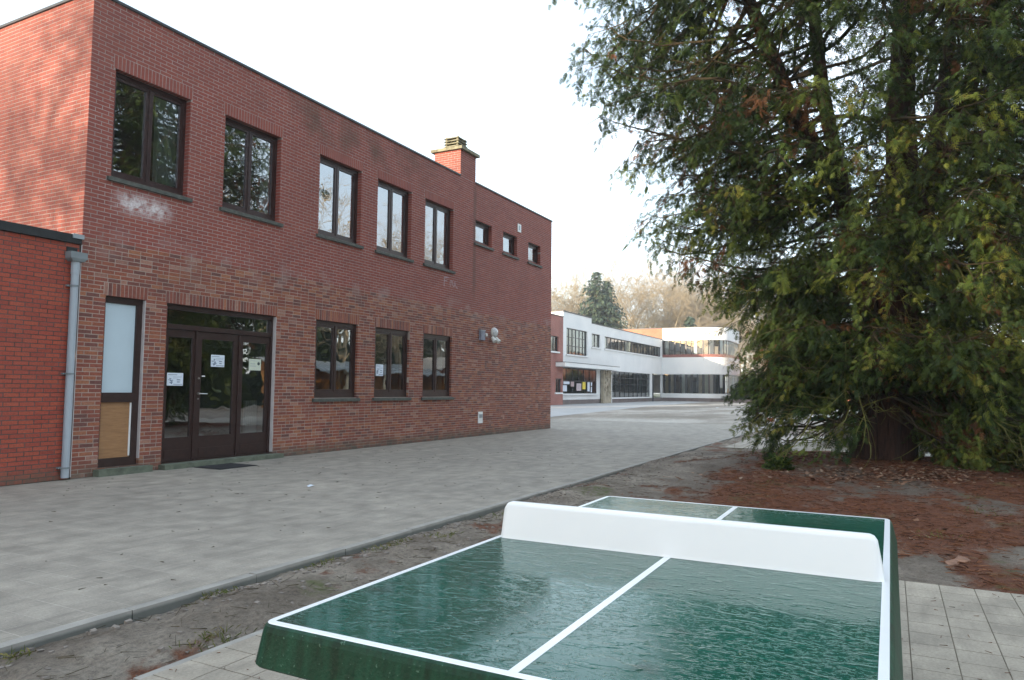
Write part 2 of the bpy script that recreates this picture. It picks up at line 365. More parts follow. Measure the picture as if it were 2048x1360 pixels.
def place_bricks(B, conv, mat, parent, n_single, name='brick'):
    """the n_single largest in view as objects, the rest as one mesh"""
    Wd = np.array([conv(*b_) for b_ in B]) if len(B) else np.zeros((0, 6))
    ce = np.stack([(Wd[:, 0]+Wd[:, 1])/2, (Wd[:, 2]+Wd[:, 3])/2, (Wd[:, 4]+Wd[:, 5])/2], 1)
    d = ce-CAMP; dist = np.linalg.norm(d, axis=1); dep = d@np.array(fw)
    px = 512+722.12*(d@np.array(rt2))/np.maximum(dep, .1); py = 340-722.12*(d@np.array(up2))/np.maximum(dep, .1)
    vis = (dep > .3) & (px > 4) & (px < 1020) & (py > 4) & (py < 676)
    area = (B[:, 1]-B[:, 0])*(B[:, 5]-B[:, 4])/dist**3*vis
    order = np.argsort(-area); single = order[:n_single]; single = single[area[single] > 0]; rest = np.setdiff1d(np.arange(len(B)), single)
    if len(rest):
        V, F = boxes_np(Wd[rest]); o = np_mesh(name, V, F, mat, parent, np.repeat(rng.random(len(rest)), 6)); stuff(o)
    if len(single):
        me = bpy.data.meshes.new(name); V, F = boxes_np([(-.5, .5, -.5, .5, -.5, .5)]); me.from_pydata(V.tolist(), [], F.tolist()); me.materials.append(mat); me.update()
        o0 = world_of(parent)
        for i in single:
            b_ = Wd[i]; o = bpy.data.objects.new(name, me); COL.objects.link(o); o.parent = parent
            o.location = Vector(ce[i])-o0; o.scale = (b_[1]-b_[0], b_[3]-b_[2], b_[5]-b_[4])

# ------------------------------------------------------------------ the ground
def sheet(name, pts, z, mat):
    mb = MB(); n = len(pts); mb.v = [(x, y, z) for x, y in pts]; mb.f = [tuple(range(n))]; mb.r = [0.]
    return struct(mb.build(name, mat))
struct(sheet('ground', [(-150, -200), (330, -200), (330, 260), (-150, 260)], -.30, M['grass']))
sheet('gravel_field', [(31.0, -30), (95, -30), (95, 34), (31.0, 34)], -.006, M['field'])
sheet('path', [(31.5, 15.0), (62, 18.6), (94, 20.0), (94, 27), (31.5, 27)], .0, M['path'])

X1_ = 23.74
def tiles(name, x0, x1, y0, y1, step, mat, jmat, n_single, skirt=.25, jdepth=.0005, topj=.0002, gap=.002):
    base = MB().box(x0, x1, y0, y1, -skirt, -jdepth).build(name, jmat); struct(base)
    nx, ny = int(round((x1-x0)/step)), int(round((y1-y0)/step)); sx, sy = (x1-x0)/nx, (y1-y0)/ny
    ii, jj = np.meshgrid(np.arange(nx), np.arange(ny), indexing='ij'); ii, jj = ii.ravel(), jj.ravel(); N = len(ii); g = gap
    zt = rng.uniform(-topj, topj, N); jx = rng.uniform(-.0008, .0008, N)
    off = np.where(jj % 2, 0, 0)
    B = np.stack([x0+ii*sx+g+jx+off, x0+(ii+1)*sx-g+jx+off, y0+jj*sy+g, y0+(jj+1)*sy-g, np.full(N, -.03), zt], 1)
    ce = np.stack([(B[:, 0]+B[:, 1])/2, (B[:, 2]+B[:, 3])/2, B[:, 5]], 1); d = ce-CAMP; dep = d@np.array(fw)
    px = 512+722*(d@np.array(rt2))/np.maximum(dep, .1); py = 340-722*(d@np.array(up2))/np.maximum(dep, .1)
    vis = (dep > .3) & (px > 0) & (px < 1024) & (py < 680); key = np.where(vis, np.linalg.norm(d, axis=1), 1e9)
    order = np.argsort(key); single = order[:n_single]; single = single[key[single] < 1e8]; rest = np.setdiff1d(np.arange(N), single)
    V, F = boxes_np(B[rest]); stuff(np_mesh('paving_tile', V, F, mat, base, np.repeat(rng.random(len(rest)), 6)))
    me = bpy.data.meshes.new('paving_tile'); V, F = boxes_np([(-.5, .5, -.5, .5, -.5, .5)]); me.from_pydata(V.tolist(), [], F.tolist()); me.materials.append(mat); me.update()
    for i in single:
        b_ = B[i]; o = bpy.data.objects.new('paving_tile', me); COL.objects.link(o); o.parent = base
        o.location = ((b_[0]+b_[1])/2, (b_[2]+b_[3])/2, (b_[4]+b_[5])/2); o.scale = (b_[1]-b_[0], b_[3]-b_[2], b_[5]-b_[4])
    return base
KY = 4.22
tiles('side_pavement', X1_+.02, 31.02, 10.815, 30.0, .30, M['tile'], M['joint'], 0)
tiles('pavement', -2.0, 31.02, KY+.104, D-.02, .22, M['tile'], M['joint'], 300)
tiles('table_terrace', -.6, 6.27, -1.60, 3.22, .218, M['slab'], M['jointdark'], 300, gap=.003, jdepth=.004)
tiles('far_terrace', 18.5, 24.9, -4.0, 3.72, .30, M['slab'], M['jointdark'], 120)
# kerb stones
kb = thing('kerb', 'long grey concrete edging kerb between the pavement and the bare soil', 'kerb', (1, KY, 0))
for i in range(34):
    x0 = -2.0+i*1.0
    if x0 > 31: break
    j = random.uniform(-.004, .004)
    mb = MB(); z1 = .004+random.uniform(-.003, .003)
    mb.hexa([(x0+.004, KY+j, -.30), (x0+.996, KY+j, -.30), (x0+.996, KY+.092+j, -.30), (x0+.004, KY+.092+j, -.30)],
            [(x0+.004, KY+.012+j, z1), (x0+.996, KY+.012+j, z1), (x0+.996, KY+.092+j, z1), (x0+.004, KY+.092+j, z1)])
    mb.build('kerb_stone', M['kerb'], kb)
# second, thin edging beside the table terrace
eb = thing('edging', 'thin concrete edging strip along the buff paving under the table', 'edging', (-.6, 3.23, 0))
for i in range(7): MB().box(-.6+i*.98, -.6+i*.98+.97, 3.224, 3.27, -.2, -.004+random.uniform(-.003, .003)).build('edging_stone', M['kerb'], eb)

# soil with mounds, ruts and needle litter
TREE = (15.4, .2)
def soil_h(x, y):
    h = -.06+.07*fbm(x*.55+3, y*.55, 3, 11)+.075*(fbm(x*2.1, y*2.1, 4, 21)-.5)+.045*(fbm(x*7, y*7, 3, 31)-.5)
    strip = np.exp(-((y-3.74)/.30)**2); h = h+.045*strip*fbm(x*.8, y*.8, 2, 41)
    h = h+.20*np.exp(-(((x-TREE[0])**2+(y-TREE[1])**2)/2.6**2))
    kerbd = np.exp(-((y-KY)/.13)**2)*np.clip(fbm(x*1.1, y*1.1, 3, 51)*1.6-.25, 0, 1.2); h = h-.03*kerbd
    for (a, b_, c, d) in ((-.6, 6.27, -1.66, 3.27), (18.5, 24.9, -4.0, 3.72)):
        dx = np.maximum(np.maximum(a-x, x-b_), 0); dy = np.maximum(np.maximum(c-y, y-d), 0); dist = np.hypot(dx, dy)
        k = np.exp(-(dist/.10)**2); h = h*(1-k)+(-.028+.012*(fbm(x*9, y*9, 3, 61)-.4))*k
        inside = (x > a+.05) & (x < b_-.05) & (y > c+.05) & (y < d-.05); h = np.where(inside, -.12, h)
    far = np.clip((x-26)/5, 0, 1); h = h*(1-far)+(-.03)*far
    return h
def litter_f(x, y):
    d = np.hypot(x-TREE[0], (y-TREE[1])); n = fbm(x*.9, y*1.6, 5, 71, .6); n2 = fbm(x*3.1+9, y*3.1, 4, 81, .6)
    l = np.clip((1.10-d/8.4)+(n-.5)*3.4, 0, 1)*np.clip((3.3-y)/1.2, .0, 1)
    l = l*np.clip(.35+1.5*n2, 0, 1)
    edge = np.exp(-((y-3.34)/.13)**2)*(x < 6.6)*np.clip((n2-.47)*4, 0, 1)*.8
    spots = np.clip((fbm(x*2.2, y*2.2, 5, 91)-.60)*7, 0, 1)*.6
    return np.clip(np.maximum(np.maximum(l, edge), spots), 0, 1)
def grid_mesh(name, xs, ys, hf, mat):
    X, Y = np.meshgrid(xs, ys, indexing='ij'); V = np.stack([X.ravel(), Y.ravel(), hf(X, Y).ravel()], 1)
    nx, ny = len(xs), len(ys); i = np.arange(nx-1)[:, None]*ny+np.arange(ny-1)[None]; F = np.stack([i, i+ny, i+ny+1, i+1], -1).reshape(-1, 4)
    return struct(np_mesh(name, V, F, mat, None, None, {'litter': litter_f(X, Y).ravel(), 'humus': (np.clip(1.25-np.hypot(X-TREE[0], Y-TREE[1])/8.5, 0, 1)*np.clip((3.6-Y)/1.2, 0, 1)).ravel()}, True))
xs = [-2.]
while xs[-1] < 31: xs.append(xs[-1]+max(.03, .011*abs(xs[-1])))
ys = np.concatenate([np.arange(-16, -3, .16), np.arange(-3, 2.6, .06), np.arange(2.6, KY+.03, .024)])
grid_mesh('soil', np.array(xs), ys, soil_h, M['soil'])

# ------------------------------------------------------------------ windows
def ring(mb, x0, x1, z0, z1, w_, y0, y1, wb=None, wt=None, wl=None, wr=None):
    wb, wt, wl, wr = [w_ if v is None else v for v in (wb, wt, wl, wr)]
    mb.box(x0, x0+wl, y0, y1, z0, z1); mb.box(x1-wr, x1, y0, y1, z0, z1)
    mb.box(x0+wl, x1-wr, y0, y1, z0, z0+wb); mb.box(x0+wl, x1-wr, y0, y1, z1-wt, z1)
def casement(parent, x0, x1, z0, z1, mat, sashes=2, deep=.11, sill=True, curtains=(), glass='glass', fw_=.055, sw=.052, foot=.0):
    yf = D+deep; mb = MB(); ring(mb, x0, x1, z0, z1, fw_, yf, yf+.09, wt=fw_+.015, wb=fw_+foot)
    n = sashes; ix0, ix1, iz0, iz1 = x0+fw_, x1-fw_, z0+fw_+foot, z1-fw_-.015; ww = (ix1-ix0-.03*(n-1))/n; panes = []
    for i in range(n):
        a = ix0+i*(ww+.03); b_ = a+ww
        if i: mb.box(a-.03, a, yf+.004, yf+.085, iz0, iz1)
        ring(mb, a, b_, iz0, iz1, sw, yf+.016, yf+.075); panes.append((a+sw, b_-sw, iz0+sw, iz1-sw))
    f = mb.build('window', mat, parent)
    for (a, b_, c, d) in panes:
        MB().quad((a-.004, yf+.045, c-.004), (b_+.004, yf+.045, c-.004), (b_+.004, yf+.045, d+.004), (a-.004, yf+.045, d+.004)).__class__
        p = MB(); p.quad((a-.004, yf+.045, c-.004), (b_+.004, yf+.045, c-.004), (b_+.004, yf+.045, d+.004), (a-.004, yf+.045, d+.004)); p.build('pane', M[glass], f)
    if sill:
        s = MB(); a, b_ = x0-.065, x1+.075
        s.hexa([(a, D-.055, z0-.085), (b_, D-.055, z0-.085), (b_, yf+.05, z0-.07), (a, yf+.05, z0-.07)],
               [(a, D-.055, z0-.022), (b_, D-.055, z0-.022), (b_, yf+.05, z0+.004), (a, yf+.05, z0+.004)]); s.build('sill', M['sill'], f)
    for (a, b_, c, d, k) in curtains:      # pleated drapes hanging inside
        mb = MB(); N = int((b_-a)/.028)
        P = [(a+i*.028, yf+.125+.022*math.sin(i*1.9)+.01*math.sin(i*.7)) for i in range(N+1)]
        for p, q_ in zip(P, P[1:]): mb.quad((p[0], p[1], c), (q_[0], q_[1], c), (q_[0], q_[1], d), (p[0], p[1], d))
        mb.build('curtain', M[k], f, True)
    return f

# ------------------------------------------------------------------ main school building
X0, X1, HP, ZL = 6.58, 23.74, 7.50, 3.648
up_big = [(6.98, 8.38), (9.13, 10.53), (11.65, 13.05), (13.65, 15.05), (15.66, 17.06)]
up_small = [(18.28, 19.28), (20.02, 21.0), (21.83, 22.8)]
low_win = [(11.67, 13.05), (13.68, 15.06), (15.68, 17.08)]
ops_up = [(a, b_, 4.70, 6.44) for a, b_ in up_big]+[(a, b_, 5.74, 6.42) for a, b_ in up_small]
ops_low = [(a, b_, 1.17, 2.84) for a, b_ in low_win]+[(8.08, 10.54, .085, 2.80), (6.99, 7.68, .12, 2.80)]
school = thing('school_building', 'two-storey red brick school building with flat roof and brown timber windows', 'building', (X0, D, 0))
put_f = lambda s, d, z: (s, D+d, z)
def inset(ops, e=.004): return [(a-e, b_+e, c-e, d+e) for a, b_, c, d in ops]
mb = MB(); wall_sheet(mb, X0, X1, 0, ZL, inset(ops_low), .2, put_f)
wall_low = mb.build('wall', M['mortar_old'], school); wall_low['label'] = 'lower wall of old mixed brick with pale joints'
B = lay_bricks(X0, X1, .0, ZL, ops_low, soldier=[(a-.03, b_+.03, d, d+.205) for a, b_, c, d in ops_low], seed=3, headers=.12)
place_bricks(B, conv_front, M['brick_old'], wall_low, 290)
mb = MB(); wall_sheet(mb, X0, X1, ZL, HP, inset(ops_up), .2, put_f)
ENDY = 30.0
for a, b_, c, d in ((D, ENDY, 0., HP),): mb.quad((X0, a, c), (X0, a, d), (X0, b_, d), (X0, b_, c))
mb.quad((X1, D, 0), (X1, ENDY, 0), (X1, ENDY, HP), (X1, D, HP)); mb.quad((X0, ENDY, 0), (X0, ENDY, HP), (X1, ENDY, HP), (X1, ENDY, 0))
wall_up = mb.build('wall', M['mortar_up'], school); wall_up['label'] = 'upper wall of even red brick with grey joints'
B = lay_bricks(X0, X1, ZL, HP, ops_up, soldier=[(a-.03, b_+.03, 6.44, 6.645) for a, b_ in up_big], seed=4)
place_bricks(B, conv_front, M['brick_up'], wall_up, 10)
B = lay_bricks(D, 16.0, ZL, HP, [], seed=5); place_bricks(B, conv_end, M['brick_up'], wall_up, 0)
mb = MB(); mb.quad((X0+.1, D+.1, HP-.25), (X1-.1, D+.1, HP-.25), (X1-.1, ENDY-.1, HP-.25), (X0+.1, ENDY-.1, HP-.25)); mb.build('roof', M['felt'], school)
mb = MB()
for (a, b_, c, d) in ((X0-.03, 17.39, D-.03, D+.16), (18.26, X1+.03, D-.03, D+.16), (X0-.03, X0+.16, D+.16, ENDY), (X1-.16, X1+.03, D+.16, ENDY)): mb.box(a, b_, c, d, HP+.002, HP+.045)
mb.build('roof_edge', M['trim'], school)
# rooms behind the windows
mb = MB(); W = D+.26
for (z0, z1) in ((.02, 3.2), (3.85, 7.0)):
    mb.quad((X0+.1, W+5, z0), (X0+.1, W+5, z1), (X1-.1, W+5, z1), (X1-.1, W+5, z0))
    mb.quad((X0+.1, W, z0), (X0+.1, W+5, z0), (X1-.1, W+5, z0), (X1-.1, W, z0)); mb.quad((X0+.1, W, z1), (X1-.1, W, z1), (X1-.1, W+5, z1), (X0+.1, W+5, z1))
    for x in (X0+.1, 11.1, 13.3, 17.6, X1-.1): mb.box(x-.04, x+.04, W, W+5, z0, z1)
mb.build('interior', M['room'], school)
# windows
cu = {0: [(7.86, 8.30, 4.75, 6.40, 'curtain')], 1: [(10.22, 10.46, 4.75, 6.4, 'curtain')], 2: [], 3: [], 4: []}
for i, (a, b_) in enumerate(up_big): casement(school, a, b_, 4.70, 6.44, M['frame_up'], curtains=cu[i], foot=.03)
for a, b_ in up_small: casement(school, a, b_, 5.74, 6.42, M['frame_up'], 1)
for i, (a, b_) in enumerate(low_win): casement(school, a, b_, 1.17, 2.84, M['frame'], foot=.06, deep=.06, fw_=.07, curtains=[(b_-.42, b_-.18, 1.25, 2.75, 'curtain_green')])
# narrow side light: pale panel above, plywood below
y = D+.06; mb = MB(); ring(mb, 6.99, 7.68, .12, 2.80, .05, y, y+.09, wr=.11, wt=.10, wb=.13); mb.box(7.04, 7.57, y-.006, y+.085, 1.13, 1.28)
sw = mb.build('window', M['frame'], school); sw['label'] = 'narrow boarded window left of the entrance'
MB().box(7.042, 7.568, y+.03, y+.05, 1.282, 2.698).build('panel', M['panel'], sw)
mb = MB(); mb.box(7.042, 7.568, y+.035, y+.055, .252, 1.128); p = mb.build('panel', M['plywood'], sw); p['label'] = 'plywood panel in the lower half'
MB().box(7.542, 7.566, y+.02, y+.034, .27, 1.12).build('bead', M['white'], sw)
MB().box(7.671, 7.681, D-.0075, D+.058, .22, 2.79).build('sealant', M['caulk'], sw)
# entrance
y = D+.07; mb = MB(); ring(mb, 8.08, 10.54, .085, 2.80, .065, y, y+.10, wb=.02, wt=.09)
mb.box(8.145, 10.475, y-.01, y+.10, 2.375, 2.46); mb.box(8.74, 8.78, y, y+.1, .105, 2.375); mb.box(9.70, 9.74, y, y+.1, .105, 2.375)
ent = mb.build('entrance', M['frame'], school)
p = MB(); p.quad((8.14, y+.05, 2.455), (10.48, y+.05, 2.455), (10.48, y+.05, 2.715), (8.14, y+.05, 2.715)); p.build('pane', M['glass'], ent)
for (a, b_, nm, stl) in ((8.145, 8.74, 'side_leaf', .055), (8.78, 9.70, 'door', .105), (9.74, 10.475, 'side_leaf', .075)):
    mb = MB(); ring(mb, a, b_, .11, 2.37, stl, y+.018, y+.068, wb=.40, wt=.13)
    mb.box(a+stl, b_-stl, y+.010, y+.0175, .15, .30)         # raised bottom panel
    lf = mb.build(nm, M['frame'], ent)
    p = MB(); p.quad((a+stl-.004, y+.04, .505), (b_-stl+.004, y+.04, .505), (b_-stl+.004, y+.04, 2.245), (a+stl-.004, y+.04, 2.245)); p.build('pane', M['glass'], lf)
    # (panes are the third level: entrance stays a part of the building)
MB().box(10.531, 10.541, D-.0075, D+.068, .12, 2.78).build('sealant', M['caulk'], ent)
mb = MB(); mb.tube([(8.835, y+.018, 1.262), (8.835, y-.03, 1.262)], .020, 12); mb.tube([(8.835, y-.03, 1.262), (8.87, y-.04, 1.262), (8.99, y-.04, 1.258)], [.009, .011, .009], 8)
mb.tube([(8.835, y+.018, 1.535), (8.835, y, 1.535)], .018, 12); mb.tube([(8.835, y+.018, 1.17), (8.835, y+.004, 1.17)], .014, 10); mb.build('door_handle', M['steel'], ent)
MB().box(8.90, 8.965, y+.01, y+.012, 1.565, 1.585).build('sticker', M['white'], ent)
# white board and radiator just inside the entrance
MB().box(8.2, 8.56, y+.5, y+.52, .1, 1.0).build('board', M['white'], ent)
mb = MB()
for i in range(6): mb.box(10.12+i*.05, 10.16+i*.05, y+.24, y+.30, .45, 1.12)
mb.build('radiator', M['white'], ent)
mb = MB(); mb.box(6.92, 7.83, D-.15, D+.11, 0., .105); mb.build('doorstep', M['step'], school)
for a, b_ in ((8.04, 9.36), (9.364, 10.69)): MB().box(a, b_, D-.17, D+.065, 0., .083).build('doorstep', M['step'], school)
# chimney
CX0, CX1, CY1, CZ = 17.40, 18.25, 11.73, 8.29
mb = MB(); mb.box(CX0, CX1, D, CY1, HP-.02, CZ); ch = mb.build('chimney', M['mortar_up'], school)
B = lay_bricks(CX0, CX1, HP+.01, CZ, [], seed=8); place_bricks(B, conv_front, M['brick_up'], ch, 0)
B = lay_bricks(D, CY1, HP+.01, CZ, [], seed=9); place_bricks(B, lambda *a: conv_end(*a, X=CX0), M['brick_up'], ch, 0)
MB().box(CX0-.09, CX1+.09, D-.09, CY1+.09, CZ+.002, CZ+.085).build('cap', M['mossconcrete'], ch)
mb = MB(); cx, cy, hw = 17.78, 11.25, .24; z = CZ+.085
for sx in (-1, 1):
    for sy in (-1, 1): mb.box(cx+sx*(hw-.05)-.03, cx+sx*(hw-.05)+.03, cy+sy*(hw-.05)-.03, cy+sy*(hw-.05)+.03, z, z+.40)
for i in range(5):
    a = z+.01+i*.082; e = hw+.02
    mb.hexa([(cx-e, cy-e, a), (cx+e, cy-e, a), (cx+e, cy+e, a), (cx-e, cy+e, a)], [(cx-hw+.02, cy-hw+.02, a+.045), (cx+hw-.02, cy-hw+.02, a+.045), (cx+hw-.02, cy+hw-.02, a+.045), (cx-hw+.02, cy+hw-.02, a+.045)])
mb.build('cowl', M['mossconcrete'], ch)
# chalk scrawl under the fifth upper window
mb = MB(); yy = D-.007
def stroke(pts, wd=.022):
    for (a, b_), (c, d) in zip(pts, pts[1:]):
        v = Vector((c-a, d-b_)); n = Vector((-v.y, v.x)).normalized()*wd/2
        mb.quad((a-n.x, yy, b_-n.y), (c-n.x, yy, d-n.y), (c+n.x, yy, d+n.y), (a+n.x, yy, b_+n.y))
stroke([(16.62, 4.20), (16.64, 4.46)], .035); stroke([(16.60, 4.45), (16.86, 4.475)], .03); stroke([(16.64, 4.36), (16.78, 4.37)])
stroke([(16.93, 4.40), (16.94, 4.22)]); stroke([(16.93, 4.39), (17.00, 4.41), (17.03, 4.30)]); stroke([(17.06, 4.42), (17.07, 4.27), (17.15, 4.26), (17.18, 4.42)]); stroke([(17.18, 4.36), (17.26, 4.24), (17.33, 4.24)])
mb.build('graffiti', M['chalk'], school)

# things fixed to the front
mb = MB(); mb.box(18.56, 18.80, D-.09, D-.006, 2.84, 3.12)
jb = mb.build('junction_box', M['greybox']); tag(jb, 'blue-grey metal box fixed to the brick wall beside the twin lamp', 'box')
MB().box(18.55, 18.81, D-.10, D-.006, 3.122, 3.15).build('lid', M['zinc'], jb)
mb = MB(); mb.tube([(18.93, D-.005, 3.02), (18.93, D-.07, 3.02)], .055, 12); mb.build('sensor', M['lampbody'], jb)
lamp = thing('wall_lamp', 'round white outdoor lamp with two spotlight heads on the brick wall', 'lamp', (19.42, D, 3.1))
mb = MB(); pts, rad = [], []
for i in range(7): t = i/6*math.pi/2; pts.append((19.45, D-.05-.10*math.sin(t), 3.13)); rad.append(max(.145*math.cos(t), .004))
mb.tube([(19.45, D-.004, 3.13), (19.45, D-.05, 3.13)], .155, 20); mb.build('base', M['lampbody'], lamp, False)
mb = MB(); mb.tube(pts, rad, 20); mb.build('glass_dome', M['lampglass'], lamp, True)
for sx in (-.15, .07):
    mb = MB(); mb.tube([(19.40+sx, D-.08, 2.96), (19.40+sx*1.15, D-.19, 2.83)], [.05, .075], 12); mb.build('spotlight_head', M['lampbody'], lamp)
mb = MB(); mb.tube([(19.25, D-.08, 2.94), (19.47, D-.08, 2.94)], .025, 8); mb.build('arm', M['lampbody'], lamp)
v = thing('wall_vent', 'white rectangular vent plate low on the brick wall', 'vent', (18.68, D, .54))
MB().box(18.56, 18.81, D-.03, D-.007, .37, .71).build('plate', M['white'], v)
mb = MB(); mb.box(18.61, 18.77, D-.045, D-.031, .53, .64)
for i in range(3): mb.box(18.62, 18.76, D-.055, D-.0455, .545+i*.03, .558+i*.03)
mb.build('grille', M['zinc'], v)
s = thing('wall_sign', 'small white plate with blue-grey bar high on the brick wall', 'sign', (21.12, D, 6.75))
MB().box(21.01, 21.24, D-.025, D-.007, 6.60, 6.87).build('plate', M['white'], s)
MB().box(21.09, 21.16, D-.029, D-.0255, 6.66, 6.82).build('bar', M['signblue'], s)
# notices
def notice(name, label, x0, x1, z0, z1, yy, mat, style, tilt=0.):
    t = thing(name, label, 'notice', ((x0+x1)/2, yy, z0))
    MB().quad((x0, yy, z0), (x1, yy, z0+tilt), (x1, yy, z1+tilt), (x0, yy, z1)) if 0 else None
    mb = MB(); mb.box(x0, x1, yy-.001, yy, z0, z1); mb.build('sheet', mat, t)
    wd, hh = x1-x0, z1-z0; mb = MB(); P = lambda a, b_, c, d: mb.box(x0+a*wd, x0+b_*wd, yy-.002, yy-.0012, z0+c*hh, z0+d*hh)
    if style == 0:
        P(.07, .62, .83, .875); P(.36, .93, .70, .715); P(.36, .9, .64, .655); P(.36, .7, .56, .575); P(.60, .82, .42, .50); P(.62, .80, .25, .33); P(.40, .96, .08, .13)
        mb.build('print', M['ink'], t)
        mb = MB(); g = np.random.default_rng(int(x0*100))
        for i in range(26):
            a, b_ = g.normal(.2, .075), g.normal(.33, .13)
            if .04 < a < .38 and .08 < b_ < .62: mb.box(x0+a*wd, x0+(a+.07)*wd, yy-.0028-i*2e-5, yy-.0022-i*1e-5, z0+b_*hh, z0+(b_+.06)*hh)
        mb.build('picture', M['ink'], t)
    else:
        P(.12, .9, .83, .85); P(.12, .52, .55, .585); P(.12, .6, .36, .39); mb.build('print', M['ink'], t)
        mb = MB(); cx, cz = x0+.8*wd, z0+.6*hh
        mb.tube([(cx, yy-.0012, cz), (cx, yy-.002, cz)], .032, 14); mb.build('picture', M['inkdark'], t)
yg = D+.07+.034
notice('paper_notice', 'white paper notice with grey picture, on the left leaf of the entrance', 8.21, 8.53, 1.40, 1.62, yg, M['paper'], 0)
notice('paper_notice', 'white paper notice high on the glass of the middle entrance door', 9.10, 9.40, 1.75, 1.97, yg, M['paper'], 0)
notice('paper_notice', 'cream paper notice with dark round emblem on the right leaf of the entrance', 9.98, 10.28, 1.71, 1.93, yg, M['paper_cream'], 1)
notice('paper_notice', 'white paper notice stuck inside the middle lower window', 13.86, 14.14, 1.68, 1.96, D+.06+.04, M['paper'], 0)
# door mat and litter
mb = MB(); mb.box(8.62, 9.32, 10.02, 10.58, .001, .014)
mat_o = mb.build('door_mat', M['rubber']); tag(mat_o, 'black rubber door mat lying before the entrance step', 'mat')
mb = MB(); mb.box(8.57, 9.37, 9.97, 10.02, .001, .01); mb.box(8.57, 9.37, 10.58, 10.63, .001, .01); mb.box(8.57, 8.62, 10.02, 10.58, .001, .01); mb.box(9.32, 9.37, 10.02, 10.58, .001, .01); mb.build('rim', M['rubber'], mat_o)
def scrap(x, y, s, label):
    mb = MB(); P = [(x-s, y-.5*s, .004), (x+.1*s, y-.7*s, .018), (x+s, y-.2*s, .006), (x+.8*s, y+.6*s, .02), (x-.2*s, y+.7*s, .007), (x-.1*s, y, .03)]
    for i in range(5): mb.v += [P[i], P[(i+1) % 5], P[5]]; mb.f.append((3*i, 3*i+1, 3*i+2)); mb.r.append(0.)
    tag(mb.build('paper_scrap', M['paper']), label, 'litter')
scrap(7.83, 7.29, .075, 'crumpled white paper scrap lying on the grey pavement'); scrap(60, 12.5, .2, 'pale scrap of litter far out on the gravel field')

# ------------------------------------------------------------------ low wing on the left
wing = thing('low_wing', 'single-storey red brick wing with black roof edge left of the school', 'building', (X0, D, 0))
WX0, WH = -5.0, 3.52
mb = MB(); yw = .012; a, b_ = WX0, X0-.012
pw = lambda s, d, z: (s, D+yw+d, z); wall_sheet(mb, a, b_, 0, WH, [], .2, pw)
mb.quad((a, D+yw, 0), (a, D+yw, WH), (a, 24, WH), (a, 24, 0)); mb.quad((a, 24, 0), (a, 24, WH), (b_, 24, WH), (b_, 24, 0)); ww_ = mb.build('wall', M['mortar_wing'], wing)
B = lay_bricks(a, b_-.02, 0, WH, [], L=.21, seed=12); B = B[B[:, 1] > 3.5]
place_bricks(B, lambda s0, s1, d0, d1, z0, z1: (s0, s1, D+yw+d0, D+yw+d1, z0, z1), M['brick_wing'], ww_, 290)
mb = MB(); mb.quad((a, D+.1, WH+.05), (b_, D+.1, WH+.05), (b_, 24, WH+.05), (a, 24, WH+.05)); mb.build('roof', M['felt'], wing)
MB().box(a, X0-.03, D-.045, D+.14, WH+.002, WH+.13).build('roof_edge', M['felt'], wing)
MB().box(X0-.17, X0-.002, D-.06, D+.05, WH+.075, WH+.142).build('flashing', M['zinc'], wing)
MB().box(X0-.008, X0+.003, D-.009, D+.004, .03, WH).build('joint_sealant', M['caulk'], wing)
dp = thing('downpipe', 'pale grey downpipe with square hopper on the low brick wing', 'downpipe', (6.45, D, 0))
px_, py_ = 6.455, D-.075
mb = MB(); mb.tube([(px_, py_, .035), (px_, py_, 3.24)], .054, 16); mb.build('pipe', M['pvc'], dp, False)
mb = MB(); mb.tube([(px_, py_, 3.05), (px_, py_, 3.26)], .060, 16); mb.build('socket', M['pvc'], dp)
mb = MB(); e = .125
mb.hexa([(px_-.085, py_-.075, 3.235), (px_+.085, py_-.075, 3.235), (px_+.085, py_+.06, 3.235), (px_-.085, py_+.06, 3.235)], [(px_-e, py_-.09, 3.28), (px_+e, py_-.09, 3.28), (px_+e, py_+.06, 3.28), (px_-e, py_+.06, 3.28)])
for q_ in ((px_-e, px_+e, py_-.09, py_-.075), (px_-e, px_-e+.015, py_-.075, py_+.06), (px_+e-.015, px_+e, py_-.075, py_+.06)): mb.box(*q_, 3.28, 3.375)
mb.build('hopper', M['pvcdark'], dp)
MB().box(px_-.10, px_+.06, D-.004, D+.02, 3.376, 3.45).build('outlet', M['felt'], dp)
for z in (.17, 1.55, 2.86):
    mb = MB(); mb.tube([(px_, py_, z), (px_, py_, z+.025)], .064, 14); mb.box(px_-.085, px_+.085, py_+.03, D+.01, z, z+.025); mb.build('bracket', M['pvcdark'], dp)

M['tin'] = simple('grey_sheet_roof', (.30, .33, .34), .5, .15, 2); M['cream'] = simple('cream_post', (.55, .47, .33), .7, .1, 3)
